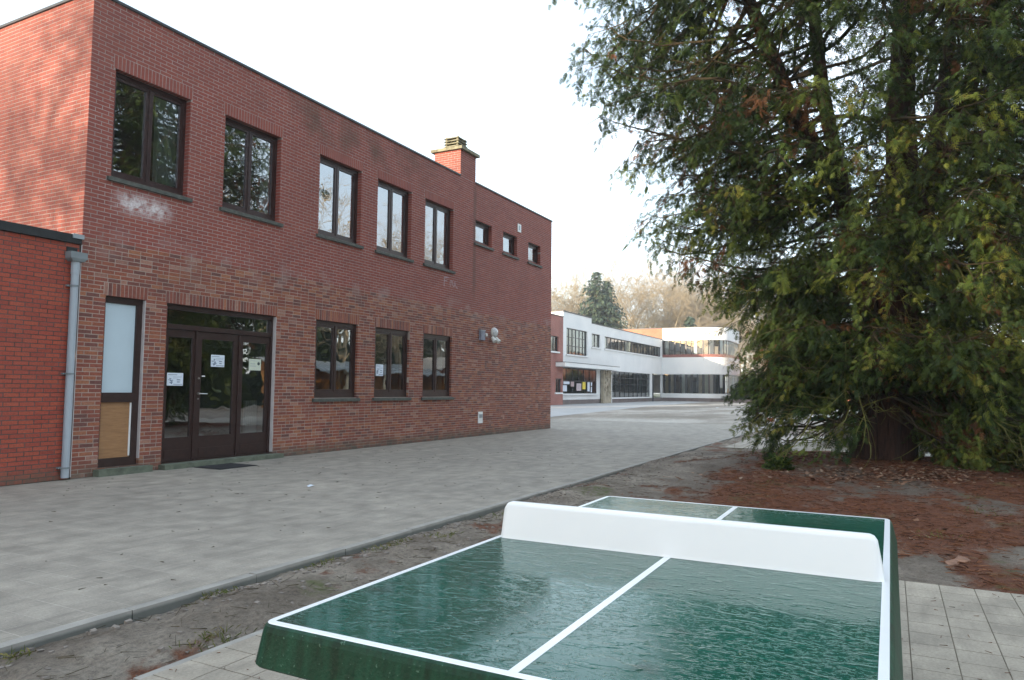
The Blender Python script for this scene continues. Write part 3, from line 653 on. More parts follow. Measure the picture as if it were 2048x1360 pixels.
# ------------------------------------------------------------------ white school block in the distance
YW, XB = 26.0, 91.69
far = thing('white_school', 'white two-storey modernist school block with dark steel windows and curved bay', 'building', (XB, YW, 0))
m, nt, b = newmat('white_painted_brick')
c = ramp(nt, noise(nt, .5, 5), [(.3, (.70, .71, .71)), (.7, (.80, .80, .79))]); nt.links.new(c, b.inputs['Base Color']); b.inputs['Roughness'].default_value = .7; M['wbrick'] = m
def far_brick(name, c0, c1, mort, axis):
    m, nt, b = newmat(name); g = nd(nt, 'ShaderNodeNewGeometry'); s = nd(nt, 'ShaderNodeSeparateXYZ'); cb = nd(nt, 'ShaderNodeCombineXYZ'); nt.links.new(g.outputs['Position'], s.inputs[0])
    nt.links.new(s.outputs[axis], cb.inputs[0]); nt.links.new(s.outputs[2], cb.inputs[1]); br = nd(nt, 'ShaderNodeTexBrick')
    br.inputs['Color1'].default_value = (*c0, 1); br.inputs['Color2'].default_value = (*c1, 1); br.inputs['Mortar'].default_value = (*mort, 1)
    br.inputs['Scale'].default_value = 1; br.inputs['Brick Width'].default_value = .215; br.inputs['Row Height'].default_value = .065; br.inputs['Mortar Size'].default_value = .008
    nt.links.new(cb.outputs[0], br.inputs[0]); c = mix(nt, 1., br.outputs[0], ramp(nt, noise(nt, .8, 5), [(.3, g1(.8)), (.7, g1(1.15))]), 'MULTIPLY')
    nt.links.new(c, b.inputs['Base Color']); b.inputs['Roughness'].default_value = .85; return m
M['farbrick_x'] = far_brick('far_brick_front', (.30, .085, .065), (.36, .105, .075), (.30, .24, .21), 0)
M['farbrick_y'] = far_brick('far_brick_end', (.37, .125, .065), (.44, .155, .08), (.36, .26, .20), 1)
M['strip'] = simple('red_brick_strip', (.25, .105, .085), .85, .2, 8)
M['plinth'] = simple('dark_plinth', (.17, .135, .125), .9, .25, 3, .4)
M['iron'] = simple('black_steel_frame', (.016, .017, .02), .45, .3, 6)
M['farroom'] = simple('far_room', (.36, .32, .28), .9, .4, .6)
M['relief'] = simple('carved_sandstone', (.36, .31, .23), .9, .35, 2.5, .8, 0, 9)
putw = lambda s, d, z: (s, YW+d, z)
ops = [(60.39, 65.53, 4.60, 7.0), (66.68, 69.03, 5.60, 6.92), (70.31, 91.02, 5.62, 6.89), (72.43, 86.35, .56, 3.36)]
mb = MB(); ops_t = [ops[0]]
wall_sheet(mb, 59.59, 66.62, 3.70, 8.40, [ops[0]], .3, putw); wall_sheet(mb, 66.62, XB, 3.42, 7.90, ops[1:3], .3, putw)
wall_sheet(mb, 72.30, XB, .42, 3.42, [ops[3], (87.3, XB-.1, .42, 3.42)], .3, putw)
mb.quad((59.59, YW, 3.7), (59.59, YW, 8.4), (59.59, YW+9, 8.4), (59.59, YW+9, 3.7)); mb.quad((66.62, YW, 7.9), (66.62, YW+9, 7.9), (66.62, YW+9, 8.4), (66.62, YW, 8.4))
mb.box(59.96, 69.9, YW+.35, YW+.6, .42, .97); mb.box(68.93, 69.97, YW+.36, YW+.7, .97, 3.4); mb.quad((59.6, YW+.02, 3.39), (72.2, YW+.02, 3.39), (72.2, YW+1, 3.39), (59.6, YW+1, 3.39))
mb.quad((59.59, YW+9, 0), (59.59, YW+9, 8.4), (XB, YW+9, 8.4), (XB, YW+9, 0))
mb.build('wall', M['wbrick'], far)
mb = MB(); mb.box(59.55, 66.66, YW-.04, YW+.2, 8.402, 8.50); mb.box(66.665, XB, YW-.04, YW+.2, 7.902, 7.98); mb.box(59.55, 59.75, YW+.2, YW+9, 8.402, 8.5); mb.build('roof_edge', M['trim'], far)
mb = MB(); mb.quad((59.7, YW+.1, 8.2), (66.6, YW+.1, 8.2), (66.6, YW+9, 8.2), (59.7, YW+9, 8.2)); mb.quad((66.6, YW+.1, 7.75), (XB, YW+.1, 7.75), (XB, YW+9, 7.75), (66.6, YW+9, 7.75)); mb.build('roof', M['felt'], far)
mb = MB(); mb.box(59.96, 69.9, YW+.37, YW+.6, 0, .419); mb.box(72.3, XB, YW+.02, YW+.3, 0, .42); mb.build('plinth', M['plinth'], far)
mb = MB(); mb.box(57.95, 72.25, YW-.95, YW-.003, 3.39, 3.74); mb.build('canopy', M['wbrick'], far)
mb = MB(); mb.box(57.93, 72.27, YW-.97, YW-.004, 3.742, 3.79); mb.build('canopy_edge', M['trim'], far)
# rooms
mb = MB()
for z0, z1 in ((.45, 3.38), (3.95, 7.6)):
    mb.quad((59.8, YW+5, z0), (59.8, YW+5, z1), (XB, YW+5, z1), (XB, YW+5, z0)); mb.quad((59.8, YW+.62, z0), (XB, YW+.62, z0), (XB, YW+5, z0), (59.8, YW+5, z0)); mb.quad((59.8, YW+.62, z1), (XB, YW+.62, z1), (XB, YW+5, z1), (59.8, YW+5, z1))
    for x in (59.8, 66.3, 69.7, 76, 82, 87): mb.box(x-.08, x+.08, YW+.62, YW+5, z0, z1)
mb.build('interior', M['farroom'], far)
def grid_window(parent, s0, s1, z0, z1, cols, rows, put, bar=.05, heavy=(), hb=.12, sill=True, zs=None, curt=()):
    """steel window: bars, one pane object per light. put(s, d, z)"""
    mb = MB()
    def bx(a, b_, c, d, d0=.14, d1=.22):
        P = [put(a, d0, c), put(b_, d0, c), put(b_, d1, c), put(a, d1, c)]; Q = [put(a, d0, d), put(b_, d0, d), put(b_, d1, d), put(a, d1, d)]; mb.hexa(P, Q)
    xs_ = list(np.linspace(s0, s1, cols+1)) if not hasattr(cols, '__len__') else cols; zs = zs or list(np.linspace(z0, z1, rows+1))
    for i, x in enumerate(xs_):
        wv = hb if i in heavy else bar
        a = x if i == 0 else x-wv/2; b_ = x if i == len(xs_)-1 else x+wv/2
        if i == 0: b_ = x+wv
        if i == len(xs_)-1: a = x-wv
        bx(a, b_, z0, z1)
    for j, z in enumerate(zs):
        c = z if j == 0 else z-bar/2; d = z if j == len(zs)-1 else z+bar/2
        if j == 0: d = z+bar
        if j == len(zs)-1: c = z-bar
        bx(xs_[0]+bar, xs_[-1]-bar, c, d, .146, .214)
    f = mb.build('window', M['iron'], parent)
    for a, b_ in zip(xs_, xs_[1:]):
        for c, d in zip(zs, zs[1:]):
            e = random.uniform(-.004, .004)
            p = MB(); p.quad(put(a, .18+e, c), put(b_, .18-e, c), put(b_, .18, d), put(a, .18, d)); p.build('pane', M['glass_far'], f)
    for (a, b_, k) in curt:
        p = MB(); p.quad(put(a, .29, z0), put(b_, .29, z0), put(b_, .29, z1), put(a, .29, z1)); p.build('curtain', M[k], f)
    if sill:
        mb = MB(); P = [put(s0-.15, -.10, z0-.14), put(s1+.15, -.10, z0-.14), put(s1+.15, .13, z0-.14), put(s0-.15, .13, z0-.14)]; Q = [put(s0-.15, -.10, z0-.005), put(s1+.15, -.10, z0-.005), put(s1+.15, .13, z0-.002), put(s0-.15, .13, z0-.002)]
        mb.hexa(P, Q); mb.build('sill', M['wbrick'], f)
    return f
f = grid_window(far, *ops[0], 6, 3, putw, .06, curt=[(60.45, 65.4, 'curtain_green')]); f['label'] = 'large steel window of eighteen panes over the canopy'
grid_window(far, *ops[1], 2, 1, putw, .09)
grid_window(far, *ops[2], 18, 1, putw, .09, heavy=(2, 4, 6, 8, 10, 12, 14, 16), hb=.22, curt=[(70.9, 71.3, 'curtain'), (74.8, 75.6, 'curtain'), (77.3, 78.6, 'curtain'), (86.2, 87, 'curtain')])
grid_window(far, *ops[3], 9, 4, putw, .06, heavy=(2, 6), hb=.2)
putn = lambda s, d, z: (s, YW+.35+d-.12, z)
f = grid_window(far, 59.96, 68.93, .99, 3.34, [59.96, 61.3, 62.75, 64.2, 65.6, 67.05, 68.93], 2, putn, .06, zs=[.99, 2.15, 3.34]); f['label'] = 'ground floor window with posters under the canopy'
mb = MB(); mb.box(69.99, 72.28, YW-.02, YW+.3, 0, 3.385); pil = mb.build('pillar', M['relief'], far)
mb = MB(); g = np.random.default_rng(3)                 # carved heads and leaves standing out of the stone
for (x, z, r_) in ((71.3, 2.9, .34), (70.55, 1.75, .27), (71.75, 1.2, .25)):
    P = [(x, YW-.02-.13*math.sin(t), z) for t in np.linspace(0, math.pi/2, 5)]; mb.tube(P, [max(.01, r_*math.cos(t)) for t in np.linspace(0, math.pi/2, 5)], 10)
for i in range(26):
    x, z = g.uniform(70.1, 72.15), g.uniform(.4, 3.2); mb.tube([(x, YW-.02, z), (x+g.uniform(-.2, .2), YW-.09, z+g.uniform(.15, .4)), (x+g.uniform(-.2, .2), YW-.02, z+g.uniform(.4, .7))], [.03, .07, .02], 5)
mb.build('relief', M['relief'], pil, True)
MB().box(72.281, 72.42, YW-.06, YW+.3, 0, 3.42).build('pillar_edge', M['wbrick'], far)
mb = MB(); mb.tube([(87.15, YW-.08, 0), (87.15, YW-.08, 3.4)], .08, 8); mb.build('drain_pipe', M['trim'], far)
# posters in the ground floor window
yp = YW+.35-.12+.14-.03
for (x0, x1, z0, z1, k, lb) in ((60.5, 61.9, 1.85, 2.1, 'paper', 'upper white sheet at the left end of the poster window'), (60.2, 61.3, 1.2, 1.75, 'paper', 'lower white sheets at the left end of the poster window'), (62.2, 63.0, 1.65, 2.1, 'pink', 'pinkish sheet second from the left in the poster window'),
                                (63.6, 64.8, 1.25, 1.95, 'pink2', 'large pinkish poster with picture in the poster window'), (65.1, 65.9, 1.4, 2.1, 'yellow', 'bright yellow poster in the ground floor window'), (66.4, 67.0, 1.2, 2.1, 'paper', 'tall white poster right of the yellow one'),
                                (67.3, 67.65, 1.75, 2.1, 'paper', 'small upper white sheet near the right end of the poster window'), (67.3, 67.6, 1.1, 1.65, 'paper', 'small lower white sheet near the right end of the poster window')):
    if k not in M: M[k] = simple(k+'_poster', {'pink': (.45, .33, .33), 'pink2': (.5, .42, .44), 'yellow': (.75, .6, .06)}[k], .7, .1, 3)
    tag(MB().box(x0, x1, yp-.01, yp, z0, z1).build('poster', M[k]), lb, 'poster', 'posters in the school window')
# bay: front to the west, rounding to the south
prof = [(XB, YW)]+[(XB, 20.6)]+[(XB+2.6-2.6*math.cos(t), 20.6-2.6*math.sin(t)) for t in np.linspace(.15, math.pi/2, 9)]+[(101, 18.0)]
def band_mesh(name, z0, z1, mat, off=0., sl=0., pr=prof):
    mb = MB(); P = [Vector((x, y, 0)) for x, y in pr]; O = []
    for i, p in enumerate(P):
        t = (P[min(i+1, len(P)-1)]-P[max(i-1, 0)]).normalized(); n = Vector((t.y, -t.x, 0)); n = n if n.x <= 0 or n.y < 0 else -n; O.append(p+n*off)
    for a, b_ in zip(O, O[1:]): mb.quad((a.x, a.y, z0), (b_.x, b_.y, z0), (b_.x, b_.y, z1), (a.x, a.y, z1))
    C = [(p.x, p.y, z1) for p in O]+[(101, 31, z1), (XB, 31, z1)]; n = len(mb.v); mb.v += C; mb.f.append(tuple(range(n, n+len(C)))); mb.r.append(0.)
    C = [(p.x, p.y, z0) for p in O]+[(101, 31, z0), (XB, 31, z0)]; n = len(mb.v); mb.v += C; mb.f.append(tuple(range(n, n+len(C)))[::-1]); mb.r.append(0.)
    return mb.build(name, mat, far)
band_mesh('bay_wall', 7.76, 9.36, M['wbrick'], .0); band_mesh('roof_edge', 9.362, 9.46, M['trim'], .04)
band_mesh('brick_strip', 5.60, 5.97, M['strip'], -.02); band_mesh('bay_wall', 3.43, 5.598, M['wbrick'], 0.)
band_mesh('bay_wall', .44, 1.0, M['wbrick'], .06); band_mesh('plinth', 0, .438, M['plinth'], 0)
mb = MB(); mb.quad((XB, YW, 7.9), (XB, YW, 9.36), (XB, YW+12, 9.36), (XB, YW+12, 7.9)); mb.build('brick_wall', M['farbrick_y'], far)
MB().box(XB-.04, XB+.2, YW+.01, YW+12, 9.363, 9.455).build('roof_edge', M['trim'], far)
def along(pr):
    P = [Vector(p) for p in pr]; L = [0]
    for a, b_ in zip(P, P[1:]): L.append(L[-1]+(b_-a).length)
    def f(s, d, z):
        for i in range(len(P)-1):
            if s <= L[i+1] or i == len(P)-2:
                t = (P[i+1]-P[i]).normalized(); p = P[i]+t*(s-L[i]); n = Vector((-t.y, t.x)); n = n if (n.x > 0 or n.y > 0) else -n
                return (p.x+n.x*d, p.y+n.y*d, z)
    return f, L[-1]
pa, Ltot = along(prof)
grid_window(far, .12, Ltot-.2, 5.98, 7.75, 22, 1, pa, .09, heavy=(2, 4, 7, 10), hb=.22, sill=False, curt=[(.3, .8, 'curtain'), (4.0, 4.5, 'curtain'), (7.4, 8.0, 'curtain')])
grid_window(far, .12, Ltot-.2, 1.02, 3.42, 22, 2, pa, .10, heavy=(2, 4, 5, 7, 9, 11), hb=.3, sill=False, zs=[1.02, 2.6, 3.42], curt=[(.12+(i+.22)*(Ltot-.32)/22, .12+(i+.78)*(Ltot-.32)/22, ('cream', 'curtain_green', 'room', 'cream', 'curtain')[i*3 % 5]) for i in range(22) if i not in (2, 5, 9)])
mb = MB()
for z0, z1 in ((1.0, 3.42), (5.97, 7.7)): mb.box(XB+4, XB+4.1, 19, 31, z0, z1); mb.box(XB+.4, XB+4, 25.8, 25.9, z0, z1)
mb.build('interior', M['farroom'], far)

ann = thing('brick_annex', 'flat-roofed red brick annex left of the white school block', 'building', (59.2, YW, 0))
mb = MB(); pa2 = lambda s, d, z: (s, YW-.03+d, z); ow = [(56.2, 58.54, 4.70, 6.04), (57.93, 59.24, 1.10, 2.33)]
wall_sheet(mb, 46, 59.55, 0, 7.86, ow, .3, pa2); mb.quad((59.55, YW-.03, 0), (59.55, YW+8, 0), (59.55, YW+8, 7.86), (59.55, YW-.03, 7.86)); mb.quad((46, YW, 0), (46, YW, 7.86), (46, YW+8, 7.86), (46, YW+8, 0)); mb.quad((46, YW, 7.6), (59.5, YW, 7.6), (59.5, YW+8, 7.6), (46, YW+8, 7.6))
mb.build('wall', M['farbrick_x'], ann); MB().box(46, 59.54, YW-.07, YW+.2, 7.862, 7.95).build('roof_edge', M['trim'], ann)
mb = MB(); mb.box(46.5, 59.4, YW+2.5, YW+2.6, .2, 7.4); mb.build('interior', M['farroom'], ann)
grid_window(ann, *ow[0], 3, 1, pa2, .09, curt=[(57.2, 58.2, 'curtain_green')]); grid_window(ann, *ow[1], 2, 1, pa2, .09, curt=[(58.5, 59.0, 'curtain')])

red = thing('red_brick_hall', 'sunlit red brick wall of the hall behind the big conifer', 'building', (93, 8, 0))
mb = MB(); mb.box(93, 110, -12, 14.2, 0, 6.4); mb.build('wall', M['farbrick_y'], red); MB().box(92.96, 110, -12.04, 14.24, 6.402, 6.5).build('roof_edge', M['trim'], red)
mb = MB(); mb.box(92.97, 92.999, 12.6, 13.8, 0, 2.5); mb.build('door', M['iron'], red)

# low pavilion and bicycle shelter on the right of the yard
pav = thing('pavilion', 'low flat pavilion with white roof band seen through the conifer', 'building', (56, -10, 0))
mb = MB(); mb.box(52.4, 60, -26, -2.4, 0, 3.0); mb.build('wall', M['farbrick_y'], pav)
mb = MB(); mb.box(52, 60.4, -26.4, -2.0, 3.002, 3.93); mb.build('fascia', M['wbrick'], pav)
for i in range(6):
    y1 = -3.4-i*3.4; mb = MB(); mb.box(52.34, 52.399, y1-2.2, y1, 1.0, 2.7); f = mb.build('window', M['iron'], pav)
    p = MB(); p.box(52.32, 52.339, y1-2.1, y1-.1, 1.1, 2.6); p.build('pane', M['glass_far'], f)
M['ochre'] = simple('ochre_boards', (.36, .17, .05), .7, .3, 3)
sh = thing('bike_shelter', 'open bicycle shelter with grey sheet roof and cream posts', 'shelter', (40, -11, 0))
mb = MB(); mb.hexa([(32.5, -9.6, 2.42), (50, -9.6, 2.42), (50, -13.4, 3.1), (32.5, -13.4, 3.1)][::-1], [(32.5, -9.6, 2.52), (50, -9.6, 2.52), (50, -13.4, 3.2), (32.5, -13.4, 3.2)][::-1]); mb.build('roof', M['tin'], sh)
mb = MB()
for i in range(17): mb.hexa([(33+i, -9.58, 2.525), (33.12+i, -9.58, 2.525), (33.12+i, -13.4, 3.205), (33+i, -13.4, 3.205)][::-1], [(33+i, -9.58, 2.57), (33.12+i, -9.58, 2.57), (33.12+i, -13.4, 3.25), (33+i, -13.4, 3.25)][::-1])
mb.build('roof_rib', M['tin'], sh)
for i in range(5): mb = MB(); x = 33.2+i*4.1; mb.tube([(x, -10, 0), (x+.1, -9.9, 2.45)], [.09, .17], 8); mb.build('post', M['cream'], sh)
mb = MB(); mb.box(33.2, 50, -13.2, -13.1, 0, 3.0)
for i in range(5): mb.box(33.2+i*4.1, 33.26+i*4.1, -13.1, -10.4, 0, 2.4)
mb.build('back_wall', M['ochre'], sh)
MB().box(49.95, 50, -13.2, -10, 0, 2.6).build('end_wall', M['ochre'], sh)
# unseen block added behind the camera to cast the long morning shade
shade_blk = thing('shade_block', 'plain red brick block out of view, added to shade the yard', 'building', (-45, 0, 0))
mb = MB(); mb.box(-58, -34, -45, 22.0, 0, 9.0); mb.build('wall', M['farbrick_y'], shade_blk); MB().box(-58.1, -33.9, -45.1, 22.1, 9.002, 9.15).build('roof', M['felt'], shade_blk)

# small things in the yard
M['conered'] = simple('red_plastic', (.55, .06, .03), .45, .1, 6); M['conewhite'] = simple('white_plastic', (.72, .70, .66), .5, .06, 6)
cn = thing('traffic_cone', 'small red and white marker cone on the far soil by the conifer', 'cone', (31.82, 4.45, 0))
mb = MB(); mb.tube([(31.82, 4.45, -.01), (31.82, 4.45, .05)], [.19, .175], 16); mb.build('base', M['greybox'], cn)
mb = MB(); mb.tube([(31.82, 4.45, .051), (31.82, 4.45, .14)], [.17, .155], 16); mb.build('collar', M['conewhite'], cn)
mb = MB(); mb.tube([(31.82, 4.45, .141), (31.82, 4.45, .30)], [.15, .12], 16); mb.build('body', M['conered'], cn)
mb = MB(); mb.tube([(31.82, 4.45, .301), (31.82, 4.45, .35)], [.118, .09], 16); mb.build('tip', M['conewhite'], cn)
plt = thing('planter', 'low dark planter bed with a shrub beside the white bay', 'planter', (90, 16, 0))
mb = MB(); mb.box(88.3, 91.2, 13.6, 17.4, 0, .38); mb.build('border', M['plinth'], plt)
M['wood'] = simple('weathered_boards', (.10, .085, .07), .8, .35, 6, .4)
pt = thing('picnic_table', 'dark wooden picnic table at the right edge behind the conifer', 'table', (14.6, -2.7, 0))
for i in range(5): MB().box(13.8, 15.6, -3.0+i*.15-.07+.0, -3.0+i*.15+.07, .72, .76).build('plank', M['wood'], pt)
for y0 in (-3.55, -2.05): MB().box(13.8, 15.6, y0-.13, y0+.13, .42, .46).build('bench_board', M['wood'], pt)
for x in (14.0, 15.4):
    mb = MB()
    for s_ in (-1, 1): mb.hexa([(x-.03, -2.7+s_*.62-.05, -.02), (x+.03, -2.7+s_*.62-.05, -.02), (x+.03, -2.7+s_*.62+.05, -.02), (x-.03, -2.7+s_*.62+.05, -.02)], [(x-.03, -2.7+s_*.22-.05, .715), (x+.03, -2.7+s_*.22-.05, .715), (x+.03, -2.7+s_*.22+.05, .715), (x-.03, -2.7+s_*.22+.05, .715)])
    mb.box(x+.031, x+.07, -3.6, -1.95, .36, .418); mb.build('trestle', M['wood'], pt)

# ------------------------------------------------------------------ table-tennis tables
m, nt, b = newmat('wet_green_top')
vec = pos(nt, (1.45, .68, 1)); n1 = noise(nt, 46, 4, vec, .58); n2 = noise(nt, 2.6, 4); n3 = noise(nt, 105, 2); n4 = noise(nt, 13, 3, vec)
film = ramp(nt, n1, [(.525, g1(0)), (.60, g1(1))])              # beads and ridges of water
area = ramp(nt, n2, [(.40, g1(.12)), (.60, g1(1))])             # wetter and drier regions
pool = ramp(nt, n4, [(.52, g1(0)), (.60, g1(1))])               # flat pools where the film has run together
h = math_(nt, 'ADD', math_(nt, 'MULTIPLY', film, area), math_(nt, 'MULTIPLY', ramp(nt, n3, [(.62, g1(0)), (.68, g1(1))]), .35))
h = math_(nt, 'ADD', math_(nt, 'MULTIPLY', h, ramp(nt, pool, [(0, g1(1)), (1, g1(.25))])), math_(nt, 'MULTIPLY', pool, .8))
c = ramp(nt, noise(nt, 1.6, 5), [(.3, (.006, .068, .046)), (.7, (.011, .094, .066))])
sp = noise(nt, 42, 2); c = mix(nt, math_(nt, 'MULTIPLY', ramp(nt, sp, [(.735, g1(0)), (.75, g1(1))]), .7), c, (.36, .33, .22))
dk = noise(nt, 5, 5); c = mix(nt, math_(nt, 'MULTIPLY', ramp(nt, dk, [(.60, g1(0)), (.72, g1(1))]), .5), c, (.012, .03, .02))
nt.links.new(c, b.inputs['Base Color']); b.inputs['Roughness'].default_value = .09; b.inputs['IOR'].default_value = 1.40
bump(nt, b, h, .42, .0032); M['wetgreen'] = m
m, nt, b = newmat('green_apron')
st = noise(nt, 16, 4, pos(nt, (1.6, 1.6, .22)), .6); c = ramp(nt, st, [(.35, (.004, .026, .013)), (.65, (.009, .062, .033))])
dr = noise(nt, 95, 2); c = mix(nt, math_(nt, 'MULTIPLY', ramp(nt, dr, [(.68, g1(0)), (.72, g1(1))]), .35), c, (.20, .33, .25))
nt.links.new(c, b.inputs['Base Color']); b.inputs['Roughness'].default_value = .45; b.inputs['Specular IOR Level'].default_value = .25; bump(nt, b, dr, .4, .004); M['apron'] = m
M['netwhite'] = simple('white_gelcoat', (.84, .84, .83), .35, .02, 3); M['line'] = simple('white_line', (.80, .81, .82), .3, .04, 6)
def rounded(x0, x1, y0, y1, r, n=6):
    P = []
    for cx, cy, a0 in ((x1-r, y1-r, 0), (x0+r, y1-r, 90), (x0+r, y0+r, 180), (x1-r, y0+r, 270)):
        for i in range(n+1): t = R(a0+90*i/n); P.append((cx+r*math.cos(t), cy+r*math.sin(t)))
    return P
def ring_loft(mb, rings):
    n = len(rings[0][0]); b0 = len(mb.v)
    for P, z in rings: mb.v += [(x, y, z) for x, y in P]
    for i in range(len(rings)-1):
        for k in range(n): mb.f.append((b0+i*n+k, b0+(i+1)*n+k, b0+(i+1)*n+(k+1) % n, b0+i*n+(k+1) % n)); mb.r.append(0.)
    return b0, n
def pp_table(x0, y0, label, spl=1.):
    L, Wd, T = 2.74, 1.525, .76; x1, y1 = x0+L, y0+Wd
    t = thing('ping_pong_table', label, 'table', ((x0+x1)/2, (y0+y1)/2, 0), 'outdoor ping pong tables')
    mb = MB(); P = rounded(x0, x1, y0, y1, .03); n = len(P); mb.v = [(x, y, T) for x, y in P]; mb.f = [tuple(range(n))]; mb.r = [0.]
    rings = [(rounded(x0, x1, y0, y1, .03), T), (rounded(x0-.004, x1+.004, y0-.004, y1+.004, .034), T-.002), (rounded(x0-.011, x1+.011, y0-.011, y1+.011, .041), T-.009), (rounded(x0-.016, x1+.016, y0-.016, y1+.016, .046), T-.02)]
    mt = MB(); mt.v = list(mb.v); mt.f = list(mb.f); mt.r = [0.]; top = mt.build('tabletop', M['wetgreen'], t)
    ma = MB(); rr = [(rounded(x0-.0042, x1+.0042, y0-.0042, y1+.0042, .0342), T-.0008), (rounded(x0-.0105, x1+.0105, y0-.0105, y1+.0105, .0405), T-.0065), (rounded(x0-.016, x1+.016, y0-.016, y1+.016, .046), T-.02), (rounded(x0-.034, x1+.034, y0-.034, y1+.034, .064), T-.105), (rounded(x0-.030, x1+.030, y0-.030, y1+.030, .06), T-.110), (rounded(x0+.2, x1-.2, y0+.2, y1-.2, .02), T-.10)]
    b0, n = ring_loft(ma, rr); ma.f.append(tuple(b0+5*n+k for k in range(n))); ma.r.append(0.)
    ma.build('apron', M['apron'], t, False)
    ml = MB(); wl_ = .019; z = T+.0012       # border line runs over the rounded edge
    ring_loft(ml, [(rounded(x0+wl_, x1-wl_, y0+wl_, y1-wl_, .008), T+.0002), (rounded(x0+wl_, x1-wl_, y0+wl_, y1-wl_, .008), z), (rounded(x0-.001, x1+.001, y0-.001, y1+.001, .031), z), (rounded(x0-.0045, x1+.0045, y0-.0045, y1+.0045, .0345), z-.0018)])
    ml.build('border_line', M['line'], t, False)
    ym, xm = (y0+y1)/2, (x0+x1)/2
    for a, b_ in ((x0+wl_+.001, xm-.052), (xm+.052, x1-wl_-.001)): MB().box(a, b_, ym-.0125, ym+.0125, T-.003, T+.001).build('centre_line', M['line'], t)
    mn = MB(); prof_n = [(-.050, 0), (-.044, .012), (-.030, .135), (-.024, .147), (-.012, .1525), (.012, .1525), (.024, .147), (.030, .135), (.044, .012), (.050, 0)]
    st_ = [(y0+.012, 0.), (y0+.016, .3), (y0+.030, .86), (y0+.040, .96), (y0+.055, 1.), (y1-.055, 1.), (y1-.040, .96), (y1-.030, .86), (y1-.016, .3), (y1-.012, 0.)]
    for (yy, s_) in st_: mn.v += [(xm+px*(.55+.45*s_ if s_ < 1 else 1), yy, T+.0005+pz*s_) for px, pz in prof_n]
    k = len(prof_n)
    for i in range(len(st_)-1):
        for j in range(k-1): mn.f.append((i*k+j, i*k+j+1, (i+1)*k+j+1, (i+1)*k+j)); mn.r.append(0.)
    mn.build('net', M['netwhite'], t, True)
    for xx in (x0+.55, x1-.55):
        mg = MB(); mg.hexa([(xx-.16, y0+.25, 0), (xx+.16, y0+.25, 0), (xx+.16, y1-.25, 0), (xx-.16, y1-.25, 0)], [(xx-.11, y0+.32, T-.1), (xx+.11, y0+.32, T-.1), (xx+.11, y1-.32, T-.1), (xx-.11, y1-.32, T-.1)]); mg.build('leg', M['concrete'], t)
    return t
pp_table(1.497, .02, 'wet green ping pong table with white net in the foreground')
pp_table(20.2, .30, 'second ping pong table half hidden behind the conifer trunk')

# ------------------------------------------------------------------ foliage and bark
def leaf_mat(name, stops, transl=.25, rough=.6):
    m, nt, b = newmat(name); a = nd(nt, 'ShaderNodeAttribute', attribute_name='rnd').outputs['Fac']
    c = ramp(nt, a, stops); c = mix(nt, 1., c, ramp(nt, noise(nt, 3, 3), [(.3, g1(.75)), (.7, g1(1.25))]), 'MULTIPLY'); nt.links.new(c, b.inputs['Base Color']); b.inputs['Roughness'].default_value = rough; b.inputs['Specular IOR Level'].default_value = .25
    tr = nd(nt, 'ShaderNodeBsdfTranslucent'); nt.links.new(c, tr.inputs[0]); mx = nd(nt, 'ShaderNodeMixShader'); mx.inputs[0].default_value = transl
    nt.links.new(b.outputs[0], mx.inputs[1]); nt.links.new(tr.outputs[0], mx.inputs[2]); nt.links.new(mx.outputs[0], nt.nodes['Material Output'].inputs[0]); return m
M['cedar'] = leaf_mat('cedar_sprays', [(0, (.022, .040, .011)), (.3, (.042, .074, .017)), (.55, (.088, .128, .024)), (.8, (.180, .205, .033)), (.9, (.24, .21, .04)), (.93, (.12, .055, .022)), (1, (.16, .07, .03))])
M['spruce'] = leaf_mat('spruce_needles', [(0, (.038, .064, .050)), (.6, (.065, .10, .066)), (1, (.12, .15, .085))], .15)
M['evergreen'] = leaf_mat('evergreen_leaves', [(0, (.025, .04, .014)), (.6, (.05, .075, .02)), (1, (.10, .12, .03))], .2)
def bark(name, c0, c1, vec=(7, 7, .7), sc=4, bs=.8):
    m, nt, b = newmat(name); n = noise(nt, sc, 7, pos(nt, vec), .65); c = ramp(nt, n, [(.3, c0), (.7, c1)]); nt.links.new(c, b.inputs['Base Color']); b.inputs['Roughness'].default_value = .95; bump(nt, b, n, bs, .05); return m
M['cbark'] = bark('cedar_bark', (.016, .009, .006), (.070, .032, .021))
M['twig'] = bark('mossy_twig', (.085, .085, .018), (.19, .18, .045), (1, 1, 1), 5, .3)
M['darktwig'] = bark('dark_twig', (.035, .026, .015), (.085, .065, .03), (1, 1, 1), 5, .3)
M['oak'] = bark('winter_bark', (.25, .20, .125), (.43, .37, .255), (1, 1, 1), 1.2, .3)
M['oakgrey'] = bark('grey_winter_bark', (.22, .19, .145), (.40, .35, .28), (1, 1, 1), 1.2, .3)

FW_H = np.array([math.cos(YAW), math.sin(YAW), 0]); RT_H = np.array([math.sin(YAW), -math.cos(YAW), 0])
cedar = thing('cedar_tree', 'large dark conifer with several stems and drooping mossy boughs', 'tree', (TREE[0], TREE[1], 0))
